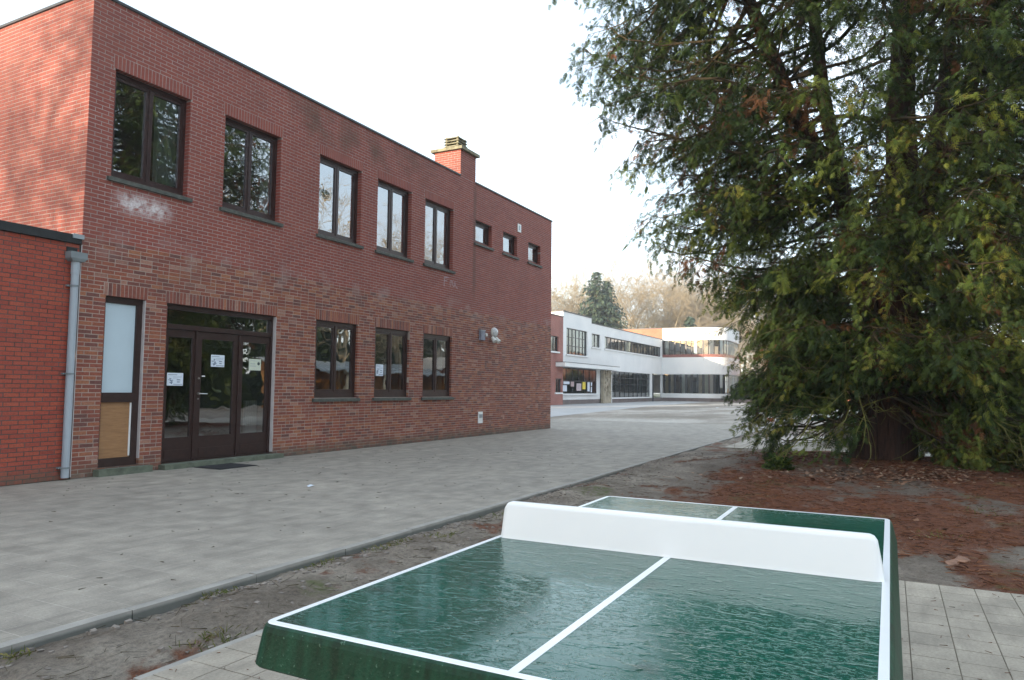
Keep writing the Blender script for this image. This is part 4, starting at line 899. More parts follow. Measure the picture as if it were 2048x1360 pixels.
# trunk with flutes and root flare
def fluted(pts, rad, n=26, amp=.13, seed=0):
    mb = MB(); g = np.random.default_rng(seed); ph = g.uniform(0, 6.28, 4); pts = [Vector(p) for p in pts]
    for i, p in enumerate(pts):
        for k in range(n):
            th = 2*math.pi*k/n; f = 1+amp*(math.sin(5*th+ph[0]+.25*p.z)+.6*math.sin(8*th+ph[1]-.3*p.z)+.4*math.sin(13*th+ph[2]))
            mb.v.append((p.x+rad[i]*f*math.cos(th), p.y+rad[i]*f*math.sin(th), p.z))
    for i in range(len(pts)-1):
        for k in range(n): mb.f.append((i*n+k, i*n+(k+1) % n, (i+1)*n+(k+1) % n, (i+1)*n+k)); mb.r.append(0.)
    return mb
fluted([(15.42, .18, -.15), (15.42, .18, .05), (15.41, .17, .25), (15.38, .12, .6), (15.35, .05, 1.1), (15.3, -.02, 1.8), (15.26, -.08, 2.6), (15.22, -.18, 3.5), (15.19, -.3, 4.6), (15.05, -.27, 6.4), (14.95, -.4, 8.7), (14.9, -.4, 12), (14.9, -.35, 15.5)],
       [.74, .64, .55, .49, .46, .44, .41, .34, .28, .22, .17, .13, .03], 30, .10, 1).build('trunk', M['cbark'], cedar, True)
stems = [([(15.25, .15, 1.4), (15.0, .35, 2.5), (14.9, .42, 3.6), (14.64, .7, 5.1), (14.1, 1.46, 6.6), (13.77, 1.93, 8.0), (13.4, 2.4, 9.3), (13.1, 2.8, 11.5), (12.9, 3.0, 13)], [.22, .26, .27, .25, .21, .18, .15, .09, .03]),
         ([(14.9, .45, 3.9), (14.56, .78, 5.6), (14.35, 1.0, 7.0), (14.3, 1.1, 8.2), (14.3, 1.2, 11), (14.3, 1.3, 13.5)], [.16, .18, .17, .15, .1, .03]),
         ([(15.5, -.1, 1.6), (15.8, -.35, 3.0), (16.2, -.7, 5.0), (16.5, -1.1, 7.5), (16.6, -1.4, 10), (16.6, -1.5, 13)], [.2, .24, .22, .18, .12, .03]),
         ([(15.1, -.2, 3.4), (14.6, -.9, 5.2), (14.3, -1.5, 7.2), (14.1, -1.9, 9.5), (14.0, -2.1, 12)], [.14, .17, .15, .1, .03])]
stem_objs = []
for i, (p, r_) in enumerate(stems): fluted(p, [q*.72 for q in r_], 16, .10, 5+i).build('stem', M['cbark'], cedar, True)
all_stems = [(np.array([(15.42, .18, 0), (15.35, .05, 1.1), (15.26, -.08, 2.6), (15.19, -.3, 4.6), (15.05, -.27, 6.4), (14.95, -.4, 8.7), (14.9, -.4, 12), (14.9, -.35, 15.5)]), 1.)]+[(np.array(p), 1.) for p, r_ in stems]
def stem_at(S, z):
    return np.array([np.interp(z, S[:, 2], S[:, 0]), np.interp(z, S[:, 2], S[:, 1]), z])
# crown reach (m) to the photograph's left, and to other sides
ZL_ = [0, .8, 1.6, 2.4, 3.2, 4.2, 5.2, 6.8, 8.7, 10.5, 12.5, 15, 16.5]; RL_ = [1.7, 2.25, 2.5, 2.5, 2.7, 3.8, 4.9, 5.6, 6.1, 5.6, 4.4, 2.2, .6]
ZR_ = [0, .8, 1.6, 3.2, 5.2, 8.7, 10.5, 12.5, 15, 16.5]; RR_ = [3.6, 4.2, 4.6, 5., 5., 5., 4.6, 3.6, 1.8, .5]
ZF_ = [0, 1.6, 3.2, 5.2, 8.7, 12.5, 15, 16.5]; RF_ = [1.3, 2.2, 3.4, 4.4, 5, 3.6, 1.8, .5]
def reach(z, ang):            # ang 0 = picture right, 90 = away, 180 = left, 270 = towards the photographer
    c, s = math.cos(ang), math.sin(ang); rx = np.interp(z, ZL_, RL_) if c < 0 else np.interp(z, ZR_, RR_); ry = np.interp(z, ZF_, RF_)*(1.15 if s > 0 else 1)
    return 1/math.sqrt((c/rx)**2+(s/ry)**2)
tw0, tw1, tr0, tr1 = [], [], [], []         # woody segments
SP, SD, SN, SL, SR = [], [], [], [], []     # sprays: point, direction, normal, length, colour
g = np.random.default_rng(42)
def add_seg(a, b_, r0, r1): tw0.append(a); tw1.append(b_); tr0.append(r0); tr1.append(r1)
NB = 1080
for i in range(NB+135):
    zt = 15.4*(g.random()**1.12)+.5                           # tip height
    if zt > 10.5 and g.random() < .6: continue
    ang = g.uniform(0, 2*math.pi)
    if zt > 4 and g.random() < .5: ang = R(g.uniform(140, 350))
    deg = math.degrees(ang)
    if i >= NB:                                            # low boughs sweeping the ground right and left of the trunk
        zt = g.uniform(.25, 2.1); ang = R(g.uniform(293, 360)) if i < NB+95 else R(g.uniform(166, 202)); deg = math.degrees(ang)
    if zt < 1.7 and 205 < deg < 280: continue                # the trunk's foot stays in view
    if zt < 3.8 and 8 < deg < 120 and g.random() < .6: continue
    if zt < 1.5 and 40 < deg < 160 and g.random() < .85: continue
    rr = reach(zt, ang)*1.02*g.uniform(.2, 1.0)**.42
    dirv = RT_H*math.cos(ang)+FW_H*math.sin(ang)
    tip = np.array([TREE[0], TREE[1], 0])+dirv*rr; tip[2] = zt
    zs0 = min(zt+g.uniform(-.5, 1.3)*(.35+.15*rr), 15.0); zs0 = max(zs0, 1.5 if zt < 2.5 else .6)
    best = min(all_stems, key=lambda S: np.linalg.norm((stem_at(S[0], zs0)-tip)[:2])+ (9 if zs0 < S[0][0, 2] else 0)+g.uniform(0, 1.6))[0]
    root = stem_at(best, np.clip(zs0, best[0, 2], best[-1, 2])); span = tip-root; n = 9
    sag = g.uniform(-.06, .20)*np.linalg.norm(span[:2]); side = np.cross(dirv, [0, 0, 1])*g.uniform(-.7, .7)
    pts = []; wob = g.normal(0, .09, (n+1, 3)); wob[0] = 0; wob = np.cumsum(wob, 0)*.6
    for k in range(n+1):
        t = k/n; p = root+span*t; p[2] += -sag*4*t*(1-t)*(.6+.6*t)+.5*max(0, t-.75)**2*2; p = p+side*math.sin(math.pi*t)+wob[k]*math.sin(math.pi*t); pts.append(p)
    blen = np.linalg.norm(span); r_b = .009+.0085*blen
    for k in range(n): add_seg(pts[k], pts[k+1], r_b*(1-k/n)**.8+.004, r_b*(1-(k+1)/n)**.8+.004)
    colr = g.beta(2.0, 2.6)*.8+(.13 if (zt < 5.5 and (deg > 235 or deg < 40)) else (-.10 if zt > 5 else .0)); dead = g.random() < .045; sparse = g.random() < (.20 if zt > 4 else .06)  # sunlight put into the colour of low front-right boughs; high boughs darker
    nb = int(6+blen*3.1); t0 = .18
    for j in range(nb):
        t = t0+(1-t0)*((j+g.random())/nb)**.85; kk = min(int(t*n), n-1); p = pts[kk]+(pts[kk+1]-pts[kk])*(t*n-kk)
        ax = pts[kk+1]-pts[kk]; ax /= np.linalg.norm(ax); sd_ = np.cross(ax, [0, 0, 1]); sd_ /= max(np.linalg.norm(sd_), 1e-3); sg = 1 if j % 2 else -1
        d = ax*g.uniform(.2, .9)+sd_*sg*g.uniform(.2, 1.)+np.array([0, 0, g.uniform(-.95, .35)]); d /= np.linalg.norm(d)
        ln = g.uniform(.32, .95)*(1.15-.4*t); m_ = 4; q = [p]
        for k in range(m_): d = d+np.array([0, 0, -.15])+g.normal(0, .12, 3); d /= np.linalg.norm(d); q.append(q[-1]+d*ln/m_)
        if q[-1][2] < .05: continue
        rel = (q[-1]-np.array([TREE[0], TREE[1], 0])); 
        if q[-1][2] < 1.45 and -.85 < rel@RT_H < .42 and rel@FW_H < .3: continue
        if q[-1][2] < 1.1 and -1.9 < rel@RT_H < -.3 and rel@FW_H > -.9: continue
        for k in range(m_): add_seg(q[k], q[k+1], .007*(1-k/m_)+.002, .007*(1-(k+1)/m_)+.002)
        if sparse and g.random() < .6: continue
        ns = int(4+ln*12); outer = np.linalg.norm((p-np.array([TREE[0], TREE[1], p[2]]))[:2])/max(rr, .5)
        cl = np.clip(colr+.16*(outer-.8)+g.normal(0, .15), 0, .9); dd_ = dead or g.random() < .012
        for s_ in range(ns):
            tt = ((s_+g.random())/ns)**.6; k = min(int(tt*m_), m_-1); sp_ = q[k]+(q[k+1]-q[k])*(tt*m_-k); dd = q[k+1]-q[k]; dd /= np.linalg.norm(dd)
            s2 = np.cross(dd, [0, 0, 1]); s2 /= max(np.linalg.norm(s2), 1e-3)
            d2 = dd*g.uniform(.4, 1.)+s2*g.normal(0, .75)+np.array([0, 0, g.uniform(-.75, .30)]); d2 /= np.linalg.norm(d2)
            SP.append(sp_+g.normal(0, .03, 3)); SD.append(d2); nn = np.array([0, 0, 1.])+g.normal(0, .42, 3); SN.append(nn); SL.append(g.uniform(.12, .27))
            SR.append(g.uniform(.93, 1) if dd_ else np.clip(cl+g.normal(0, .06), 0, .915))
SP, SD, SN, SL, SR = map(np.array, (SP, SD, SN, SL, SR)); keep = SP[:, 2] > .12; SP, SD, SN, SL, SR = SP[keep], SD[keep], SN[keep], SL[keep], SR[keep]
def frond_mesh(name, P, Dv, N, Ln, C, mat, parent, pairs=4, wid=.15, spread=.42, tri=False):
    """flat fern-like sprays: an axis and pairs of pointed leaflets, each a folded quad"""
    X = np.cross(Dv, N); X /= np.maximum(np.linalg.norm(X, axis=1, keepdims=True), 1e-4); N = np.cross(X, Dv)
    tpl, fc = [], []
    def leaf(u, v, du, dv, w):        # a narrow pointed leaflet
        b0 = len(tpl); nx, ny = -dv, du; l = math.hypot(nx, ny); nx, ny = nx/l*w, ny/l*w
        if tri: tpl.extend([(u+du*.2+nx, v+dv*.2+ny, .01), (u+du*.2-nx, v+dv*.2-ny, -.03), (u+du, v+dv, -.07)]); fc.append((b0, b0+1, b0+2)); return
        tpl.extend([(u, v, 0), (u+du*.45+nx, v+dv*.45+ny, -.02), (u+du, v+dv, -.07), (u+du*.45-nx, v+dv*.45-ny, -.02)]); fc.append((b0, b0+1, b0+2, b0+3))
    for k in range(pairs):
        u = .12+.70*k/pairs; l = spread*(1-.55*k/pairs)
        for s_ in (-1, 1): leaf(u+(.04 if s_ > 0 else 0), 0, l*.75, s_*l*.70, wid*.42)
    leaf(0, 0, 1., 0, wid*.40)
    T = np.array(tpl); F0 = np.array(fc); n = len(P)
    V = P[:, None]+(T[None, :, 0:1]*Dv[:, None]+T[None, :, 1:2]*X[:, None]+T[None, :, 2:3]*N[:, None])*Ln[:, None, None]
    V[:, :, 2] -= (np.abs(T[None, :, 0])**2)*Ln[:, None]*.22
    F = (np.arange(n)[:, None, None]*len(T)+F0[None]).reshape(-1, F0.shape[1])
    return np_mesh(name, V.reshape(-1, 3), F, mat, parent, np.repeat(C, len(F0)))
print('cedar sprays', len(SP), 'segs', len(tw0))
n = len(SP); P2 = np.concatenate([SP, SP+SD*SL[:, None]*.55+g.normal(0, .035, (n, 3))]); D2 = np.concatenate([SD, SD+g.normal(0, .38, (n, 3))]); D2 /= np.linalg.norm(D2, axis=1, keepdims=True)
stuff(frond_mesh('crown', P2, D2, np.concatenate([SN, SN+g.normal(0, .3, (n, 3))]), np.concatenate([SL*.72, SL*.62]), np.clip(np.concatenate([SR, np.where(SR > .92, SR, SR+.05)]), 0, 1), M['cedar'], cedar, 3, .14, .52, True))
V, F = segs_np(tw0, tw1, tr0, tr1, 3); stuff(np_mesh('branches', V, F, M['darktwig'], cedar, None, None, True))
# mossy bare twigs hanging about the trunk and lower boughs
P0, P1, Q0, Q1 = [], [], [], []
def curl(p, d, ln, r, depth=0, n=8):
    d = d/np.linalg.norm(d); drift = g.normal(0, .10, 3); a = p
    for k in range(n):
        d = d+drift+g.normal(0, .10, 3)+np.array([0, 0, -.05 if k < n*.6 else .10]); d /= np.linalg.norm(d); b_ = a+d*ln/n
        if b_[2] < .06: d[2] = abs(d[2])+.1; b_ = a+d*ln/n
        P0.append(a); P1.append(b_); Q0.append(r*(1-k/n*.8)); Q1.append(r*(1-(k+1)/n*.8))
        if depth < 2 and k > 1 and g.random() < (.65 if depth == 0 else .4): curl(b_, d+g.normal(0, .7, 3), ln*g.uniform(.3, .55), r*.55, depth+1, 5)
        a = b_
C0 = np.array([TREE[0], TREE[1], 0])
for i in range(40):          # right foot of the trunk
    a = R(g.uniform(285, 355)); dirv = RT_H*math.cos(a)+FW_H*math.sin(a); p = C0+dirv*g.uniform(.4, 1.3)+np.array([0, 0, g.uniform(.9, 2.4)]); curl(p, dirv+np.array([0, 0, g.uniform(-1.3, .1)]), g.uniform(.9, 2.0), g.uniform(.009, .02))
for i in range(26):          # left
    a = R(g.uniform(170, 240)); dirv = RT_H*math.cos(a)+FW_H*math.sin(a); p = C0+dirv*g.uniform(1.0, 2.2)+np.array([0, 0, g.uniform(1.0, 2.6)]); curl(p, dirv*.6+np.array([0, 0, g.uniform(-1.2, 0)]), g.uniform(.7, 1.5), g.uniform(.007, .015))
for i in range(90):         # higher, on the stems and along the inner boughs
    a = R(g.uniform(150, 380)); dirv = RT_H*math.cos(a)+FW_H*math.sin(a); z = g.uniform(2.5, 8.0); p = C0+dirv*g.uniform(.4, 2.2)+np.array([-.3, .3, z]); curl(p, dirv*.6+np.array([0, 0, g.uniform(-.9, .2)]), g.uniform(.5, 1.2), g.uniform(.006, .015))
V, F = segs_np(P0, P1, Q0, Q1, 4); stuff(np_mesh('mossy_twigs', V, F, M['twig'], cedar, None, None, True))

# ------------------------------------------------------------------ bare winter trees
def bare_tree_mesh(seed, H=20., spread=1., twigs=1.):
    g = np.random.default_rng(seed); segs = []
    def grow(p, d, ln, r, lev):
        n = 5 if lev < 2 else 3; a = p
        for k in range(n):
            d = d+g.normal(0, .09 if lev == 0 else .17, 3)+np.array([0, 0, .06 if lev < 3 else .03]); d = d/np.linalg.norm(d); b_ = a+d*ln/n
            rr0, rr1 = r*(1-.55*k/n), r*(1-.55*(k+1)/n); segs.append((a, b_, rr0, rr1))
            if lev < 5 and (k >= 1 or lev > 0):
                m_ = {0: 2 if k > 0 else 0, 1: 2, 2: 2, 3: 1, 4: 2}[lev]
                for _ in range(m_):
                    if lev >= 3 and g.random() > .9*twigs: continue
                    ax = g.normal(0, 1, 3); ax -= d*(ax@d); ax /= np.linalg.norm(ax); an = g.uniform(.35, .95)*spread
                    nd_ = d*math.cos(an)+ax*math.sin(an); grow(b_, nd_, ln*g.uniform(.42, .66)*(1. if lev else 1.05), max(rr1*g.uniform(.42, .62), .008), lev+1)
            a = b_
    grow(np.zeros(3), np.array([0, 0, 1.]), H*.56, H*.019, 0)
    S = segs; return np.array([s[0] for s in S]), np.array([s[1] for s in S]), np.array([s[2] for s in S]), np.array([s[3] for s in S])
protos = []
for i, (sd_, H, sp_, mt) in enumerate(((5, 20, 1.0, 'oak'), (17, 20, 1.1, 'oak'), (29, 20, .95, 'oakgrey'))):
    a, b_, r0, r1 = bare_tree_mesh(sd_, H, sp_)
    r0 = np.maximum(r0, .014); r1 = np.maximum(r1, .010); big = r0 > .07
    V, F = segs_np(a[big], b_[big], r0[big], r1[big], 6); tr_ = np_mesh('trunk', V, F, M[mt], None, None, None, True); me_t = tr_.data; bpy.data.objects.remove(tr_)
    V, F = segs_np(a[~big], b_[~big], r0[~big], r1[~big], 3); cr_ = np_mesh('crown', V, F, M[mt], None, None, None, True); me_c = cr_.data; bpy.data.objects.remove(cr_)
    protos.append((me_t, me_c)); print('bare tree', len(a))
def bare_tree(x, y, H, k, label, group):
    t = thing('bare_tree', label, 'tree', (x, y, 0), group); t.scale = (H/20,)*3; t.rotation_euler.z = random.uniform(0, 6.28)
    for nm, me in zip(('trunk', 'crown'), protos[k]):
        o = bpy.data.objects.new(nm, me); COL.objects.link(o); o.parent = t
        if nm == 'crown': o['kind'] = 'stuff'
for (x, y, H, k, lb) in ((122, 57, 21, 2, 'leafless tree at the left end of the wood, partly hidden by the brick school'), (128, 53.6, 22.5, 1, 'leafless tree above the brick annex at the left of the wood'), (140, 58, 25, 0, 'tall leafless tree far back above the tall end of the white block'),
        (130, 52, 23, 1, 'leafless tree directly behind the two dark spruces'), (136, 46, 25, 0, 'leafless tree just right of the two dark spruces'), (126, 41.5, 24, 1, 'nearer leafless tree right of the spruces, above the long white wing'), (146, 38, 27, 1, 'far leafless tree above the orange brick wall'),
        (130, 35.5, 25, 0, 'broad leafless tree rising behind the corner of wing and bay'), (124, 32.5, 22, 1, 'lower leafless tree above the left part of the curved bay'), (134, 29.5, 22.5, 2, 'grey leafless tree above the middle of the curved bay'), (132, 25.5, 21, 0, 'leafless tree beside the conifer boughs above the bay'),
        (144, 26, 23, 1, 'far leafless tree just left of the big conifer'), (136, 20, 20, 0, 'leafless tree hidden behind the left boughs of the big conifer'), (150, 20, 22, 2, 'far grey leafless tree hidden behind the big conifer')):
    bare_tree(x, y, H, k, lb, 'bare trees behind the white school block')
for (x, y, H, k) in ((43, -15.5, 15.5, 0), (50, -15, 14, 1), (57, -15.5, 16.5, 2), (36, -24, 15, 0), (46, -27, 17, 1), (56, -34, 18, 2), (70, -28, 17, 0), (27, -26, 16, 2), (84, -20, 18, 1)):
    bare_tree(x, y, H, k, 'leafless tree behind the bicycle shelter across the yard', 'bare trees behind the bicycle shelter')
for (x, y, H, k) in ((-20, 11, 17, 1), (-17, 16, 14, 2), (-24, 7, 16, 2), (-26, 27, 13, 1)):
    bare_tree(x, y, H, k, 'leafless tree behind the low brick wing, out of view', 'bare trees behind the low wing')
bare_tree(86, 13.0, 10, 2, 'slim bare tree standing before the sunlit brick hall', None)
# spruces
def spruce(x, y, H, rb, label, seed, group=None):
    g = np.random.default_rng(seed); t = thing('spruce_tree', label, 'tree', (x, y, 0), group)
    MB().tube([(x, y, 0), (x, y, H*.5), (x, y, H*.97)], [H*.018, H*.011, .02], 8).build('trunk', M['darktwig'], t)
    P, Dv, N, Ln, C = [], [], [], [], []; nw = int(H*(2.2 if group else 2.6))
    for i in range(nw):
        z = H*(.06+.94*i/nw); rr = rb*(1-i/nw)**.8*g.uniform(.75, 1.1)+.15
        for k in range(12):
            a = g.uniform(0, 6.28); d = np.array([math.cos(a), math.sin(a), g.uniform(-.45, -.1)]); L_ = rr*g.uniform(.6, 1.08); col = g.uniform(.1, .8)
            for s_ in range(max(2, int(L_/.42))):
                tt = (s_+.6)/max(2, int(L_/.42)); p = np.array([x, y, z])+d*L_*tt
                for q in range(2):
                    dd = d+g.normal(0, .45, 3)+np.array([0, 0, -.35]); dd /= np.linalg.norm(dd); P.append(p); Dv.append(dd); N.append(np.array([0, 0, 1])+g.normal(0, .3, 3)); Ln.append(g.uniform(.35, .75)); C.append(np.clip(col+g.normal(0, .12), 0, 1))
    stuff(frond_mesh('crown', *map(np.array, (P, Dv, N, Ln, C)), M['spruce'], t, 3, .22, .45))
spruce(107, 41.0, 20.4, 9.0, 'taller dark spruce rising behind the white school block', 3)
spruce(108, 39.6, 19.0, 8.6, 'shorter dark spruce just right of the taller one', 4)
spruce(112, 27.3, 13.2, 4.6, 'pale green conifer low behind the curved bay roof', 6)
for (x, y, H, k) in ((64, -22, 9, 0), (42, -19, 8, 1), (30, -22, 11, 2)): spruce(x, y, H, 3.2, 'bushy conifer behind the bicycle shelter across the yard', 20+k, 'conifers behind the bicycle shelter')
def bush(name, label, x, y, rx, h, n, seed, z0=0., mat='evergreen', parent=None):
    g = np.random.default_rng(seed); u = g.normal(0, 1, (n, 3)); u /= np.linalg.norm(u, axis=1, keepdims=True); rad = g.uniform(.45, 1., n)**.6; u[:, 2] = np.abs(u[:, 2])
    lump = 1+.25*np.sin(u[:, 0]*5+seed)*np.cos(u[:, 1]*4); P = np.array([x, y, z0])+u*np.array([rx, rx, h])*(rad*lump)[:, None]
    t = parent or thing(name, label, 'shrub', (x, y, z0))
    stuff(frond_mesh('foliage', P, (u+g.normal(0, .5, (n, 3)))/1.3, u+g.normal(0, .4, (n, 3)), g.uniform(.25, .5, n)*(1 if rx > .5 else .3), np.clip(g.beta(2, 2, n)*(1 if rx > .5 else .7), 0, 1), M[mat], t, 2, .3, .5))
    if rx > 3:                       # dense dark inner growth
        mb = MB(); nu, nv = 14, 8
        for a_ in range(nv+1):
            for c_ in range(nu):
                ph, th = math.pi/2*a_/nv, 2*math.pi*c_/nu; q_ = .74*(1+.22*math.sin(th*3+seed)*math.cos(ph*4)); mb.v.append((x+rx*q_*math.cos(th)*math.cos(ph), y+rx*q_*math.sin(th)*math.cos(ph), z0+h*q_*math.sin(ph)))
        for a_ in range(nv):
            for c_ in range(nu): mb.f.append((a_*nu+c_, a_*nu+(c_+1) % nu, (a_+1)*nu+(c_+1) % nu, (a_+1)*nu+c_)); mb.r.append(.1)
        mb.build('inner_growth', M[mat], t)
    mb = MB()
    for i in range(5): mb.tube([(x, y, z0-.05), (x+g.uniform(-.5, .5)*rx, y+g.uniform(-.5, .5)*rx, z0+h*.7)], [.04, .015], 5)
    mb.build('stem', M['darktwig'], t)
bush('shrub', '', 89.8, 15.6, 1.5, 1.5, 1300, 1, .38, parent=plt)
bush('shrub', 'dark evergreen shrub in front of the sunlit brick hall', 91.6, 12.4, 1.2, 2.6, 1300, 2)
bush('shrub', 'wide dark shrub at the foot of the brick hall', 91.4, 9.4, 1.6, 2.0, 1400, 3)
bush('shrub', 'tall dark evergreen between the white bay and the brick hall', 90.4, 14.8, 1.7, 4.4, 1900, 8)
for i, x in enumerate((27, 33, 39.5, 45, 51, 57.5, 64)):
    o = bush('evergreen_bush', 'broad evergreen behind the bicycle shelter across the yard', x, -17.5-1.2*(i % 2), 3.8, 7.0+1.3*(i*7 % 3), 2200, 30+i, 0.)
    COL.objects[[o_.name for o_ in COL.objects if o_.name.startswith('evergreen_bush')][-1]]['group'] = 'evergreens behind the bicycle shelter'
# low seedling at the tree's foot
bush('shrub', 'small green cedar seedling on the soil left of the trunk', 13.4, 1.75, .18, .24, 420, 5, .0, 'cedar')

# ------------------------------------------------------------------ fallen leaves, sprigs, twigs, tufts
def soil_z(P): return soil_h(P[:, 0], P[:, 1])
g = np.random.default_rng(77)
def scatter_leaves(name, n, fx, smin, smax, mat, zoff=.008):
    P = fx(n); z = soil_z(P)+zoff; s_ = g.uniform(smin, smax, n); a = g.uniform(0, 6.28, n); asp = g.uniform(.45, .8, n)
    e1 = np.stack([np.cos(a), np.sin(a), g.uniform(-.25, .25, n)], 1); e2 = np.stack([-np.sin(a), np.cos(a), g.uniform(-.25, .25, n)], 1); c = np.stack([P[:, 0], P[:, 1], z], 1)
    lift = np.zeros((n, 3)); lift[:, 2] = g.uniform(.1, .5, n)*s_
    V = np.stack([c-e1*s_[:, None], c-e2*(s_*asp)[:, None]+lift*.3, c+e1*s_[:, None]+lift, c+e2*(s_*asp)[:, None]+lift*.5], 1).reshape(-1, 3); F = np.arange(n*4).reshape(-1, 4)
    return stuff(np_mesh(name, V, F, mat, None, g.random(n)))
M['deadleaf'] = leaf_mat('dead_leaves', [(0, (.07, .035, .02)), (.5, (.19, .10, .06)), (.8, (.28, .17, .115)), (1, (.36, .26, .19))], .1, .8)
M['needle'] = leaf_mat('dead_sprigs', [(0, (.045, .02, .012)), (.5, (.15, .055, .025)), (1, (.22, .10, .05))], .05, .85)
def drift(n):
    c = C0[:2]+RT_H[:2]*g.normal(-.7, 1.0, n)[:, None]+FW_H[:2]*(-1.9+g.normal(0, .45, n))[:, None]; return c
o = scatter_leaves('fallen_leaves', 1500, drift, .022, .055, M['deadleaf'])
o = scatter_leaves('loose_leaves', 420, lambda n: np.stack([g.uniform(5, 16, n), g.uniform(-4.5, 2.6, n)], 1), .02, .05, M['deadleaf'])
def near_litter(n):
    P = np.stack([g.uniform(6.4, 17, n*4), g.uniform(-6, 3.6, n*4)], 1); l = litter_f(P[:, 0], P[:, 1]); return P[g.random(n*4) < l][:n]
def scatter_sprigs(name, P, lmin, lmax, rmin, rmax, mat):
    n = len(P); z = soil_z(P)+.012; a = g.uniform(0, 6.28, n); l = g.uniform(lmin, lmax, n); d = np.stack([np.cos(a), np.sin(a), g.uniform(-.12, .18, n)], 1); c = np.stack([P[:, 0], P[:, 1], z], 1)
    r_ = g.uniform(rmin, rmax, n); V, F = segs_np(c-d*l[:, None]/2, c+d*l[:, None]/2, r_, r_*.5, 3); return stuff(np_mesh(name, V, F, mat, None, np.repeat(g.random(n), 3)))
scatter_sprigs('needle_litter', near_litter(15000), .03, .14, .0022, .0055, M['needle'])
scatter_sprigs('soil_twigs', np.stack([g.uniform(1.4, 12, 420), g.uniform(3.3, 4.2, 420)], 1), .03, .16, .0012, .0035, M['darktwig'])
P = np.stack([g.uniform(.6, 6.2, 500), g.uniform(-1.6, 3.2, 500)], 1); n = len(P); a = g.uniform(0, 6.28, n); l = g.uniform(.008, .05, n); d = np.stack([np.cos(a), np.sin(a), np.zeros(n)], 1); c = np.stack([P[:, 0], P[:, 1], np.full(n, .004)], 1)
V, F = segs_np(c-d*l[:, None]/2, c+d*l[:, None]/2, np.full(n, .0022), np.full(n, .0012), 3); stuff(np_mesh('terrace_debris', V, F, M['needle'], None, np.repeat(g.random(n), 3)))
P = np.stack([g.uniform(1.5, 16, 260), g.uniform(4.4, 10.6, 260)], 1); n = len(P); a = g.uniform(0, 6.28, n); l = g.uniform(.01, .06, n); d = np.stack([np.cos(a), np.sin(a), np.zeros(n)], 1); c = np.stack([P[:, 0], P[:, 1], np.full(n, .005)], 1)
V, F = segs_np(c-d*l[:, None]/2, c+d*l[:, None]/2, np.full(n, .004), np.full(n, .0015), 3); stuff(np_mesh('pavement_debris', V, F, M['darktwig'], None, np.repeat(g.random(n), 3)))
# clods of sand along the kerb
n = 900; P = np.stack([g.uniform(1.5, 16, n), np.where(g.random(n) < .6, KY-.04-g.exponential(.10, n), g.uniform(3.3, 4.15, n))], 1); z = soil_z(P); s_ = g.uniform(.004, .017, n)
B = np.stack([P[:, 0]-s_, P[:, 0]+s_*g.uniform(.6, 1.5, n), P[:, 1]-s_, P[:, 1]+s_*g.uniform(.6, 1.3, n), z-.004, z+s_*g.uniform(.5, 1.1, n)], 1); V, F = boxes_np(B); V = V+g.normal(0, .0025, V.shape); M['clod'] = simple('sand_clod', (.22, .19, .165), .95, .4, 5, .5); stuff(np_mesh('soil_clods', V, F, M['clod'], None, None, None, False))
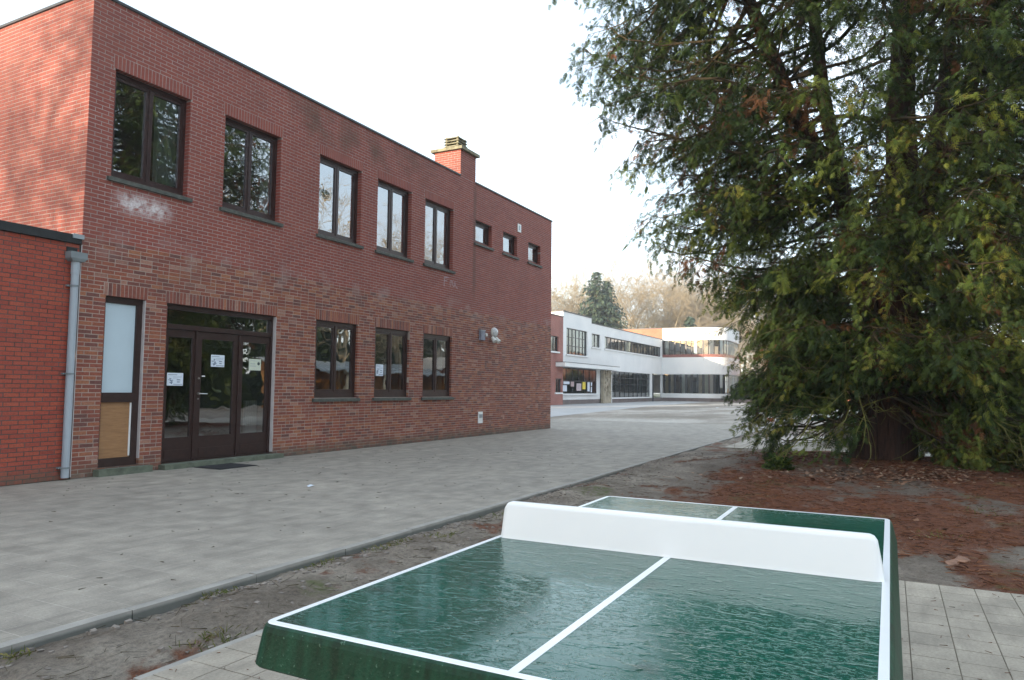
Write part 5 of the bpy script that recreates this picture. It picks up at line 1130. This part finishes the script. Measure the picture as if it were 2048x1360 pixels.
# grass tufts
M['tuft'] = leaf_mat('grass_blades', [(0, (.07, .09, .02)), (.6, (.12, .14, .03)), (1, (.22, .18, .07))], .2)
tc = [(2.9, 3.37, .16, 90), (2.2, 4.05, .14, 60), (3.55, 4.13, .16, 80), (5.4, 4.05, .25, 120), (5.9, 3.8, .18, 60), (4.6, 4.14, .15, 60), (7.3, 4.0, .2, 60), (7.0, -1.9, .4, 160), (7.6, -2.3, .35, 120), (8.6, -.4, .3, 60), (10.5, -.9, .4, 70), (11.8, 1.7, .3, 60)]
bx_, bd, bl = [], [], []
for (x, y, r_, n) in tc:
    P = np.stack([g.normal(x, r_*.6, n), np.minimum(g.normal(y, r_*.35, n), KY-.02)], 1); bx_.append(np.column_stack([P, soil_z(P)-.004])); d = np.column_stack([g.normal(0, .6, (n, 2)), g.uniform(.5, 1, n)]); bd.append(d/np.linalg.norm(d, axis=1, keepdims=True)); bl.append(g.uniform(.025, .075, n))
bx_, bd, bl = np.concatenate(bx_), np.concatenate(bd), np.concatenate(bl); n = len(bx_); sdv = np.cross(bd, [0, 0, 1]); sdv /= np.linalg.norm(sdv, axis=1, keepdims=True)
V = np.stack([bx_-sdv*.003, bx_+sdv*.003, bx_+bd*bl[:, None]*.6+sdv*.002, bx_+bd*bl[:, None]-np.array([0, 0, .2])*bl[:, None]], 1).reshape(-1, 3); stuff(np_mesh('grass_tufts', V, np.arange(n*4).reshape(-1, 4), M['tuft'], None, g.random(n)))
# slab of bark on the soil to the right of the table
mb = MB(); P = [(7.12, -.40), (7.20, -.46), (7.33, -.50), (7.41, -.58), (7.50, -.57), (7.60, -.55), (7.57, -.50), (7.44, -.46), (7.33, -.39), (7.22, -.38)]; n = len(P)
zz = float(soil_h(np.array([7.35]), np.array([-.48]))[0]); mb.v = [(x, y, zz-.02) for x, y in P]+[(x, y, zz+.016+.008*math.sin(i*2.3)) for i, (x, y) in enumerate(P)]+[(7.37, -.48, zz+.034)]
mb.f = [(i, (i+1) % n, n+(i+1) % n, n+i) for i in range(n)]+[(n+i, n+(i+1) % n, 2*n) for i in range(n)]; mb.r = [0.]*len(mb.f); tag(mb.build('bark_piece', simple('pale_bark', (.24, .13, .085), .9, .4, 12, .6)), 'pale piece of bark lying on the soil right of the table', 'bark')

# ------------------------------------------------------------------ thin winter haze over the whole yard
HAZE = .0008
m = bpy.data.materials.new('haze'); m.use_nodes = True; nt = m.node_tree; nt.nodes.remove(nt.nodes['Principled BSDF'])
pv = nt.nodes.new('ShaderNodeVolumePrincipled'); pv.inputs['Color'].default_value = (.90, .95, 1, 1); pv.inputs['Density'].default_value = HAZE; pv.inputs['Anisotropy'].default_value = .2
nt.links.new(pv.outputs[0], nt.nodes['Material Output'].inputs['Volume'])
hz = MB().box(-152, 332, -202, 262, -1.3, 29.5).build('haze', m); hz['kind'] = 'stuff'
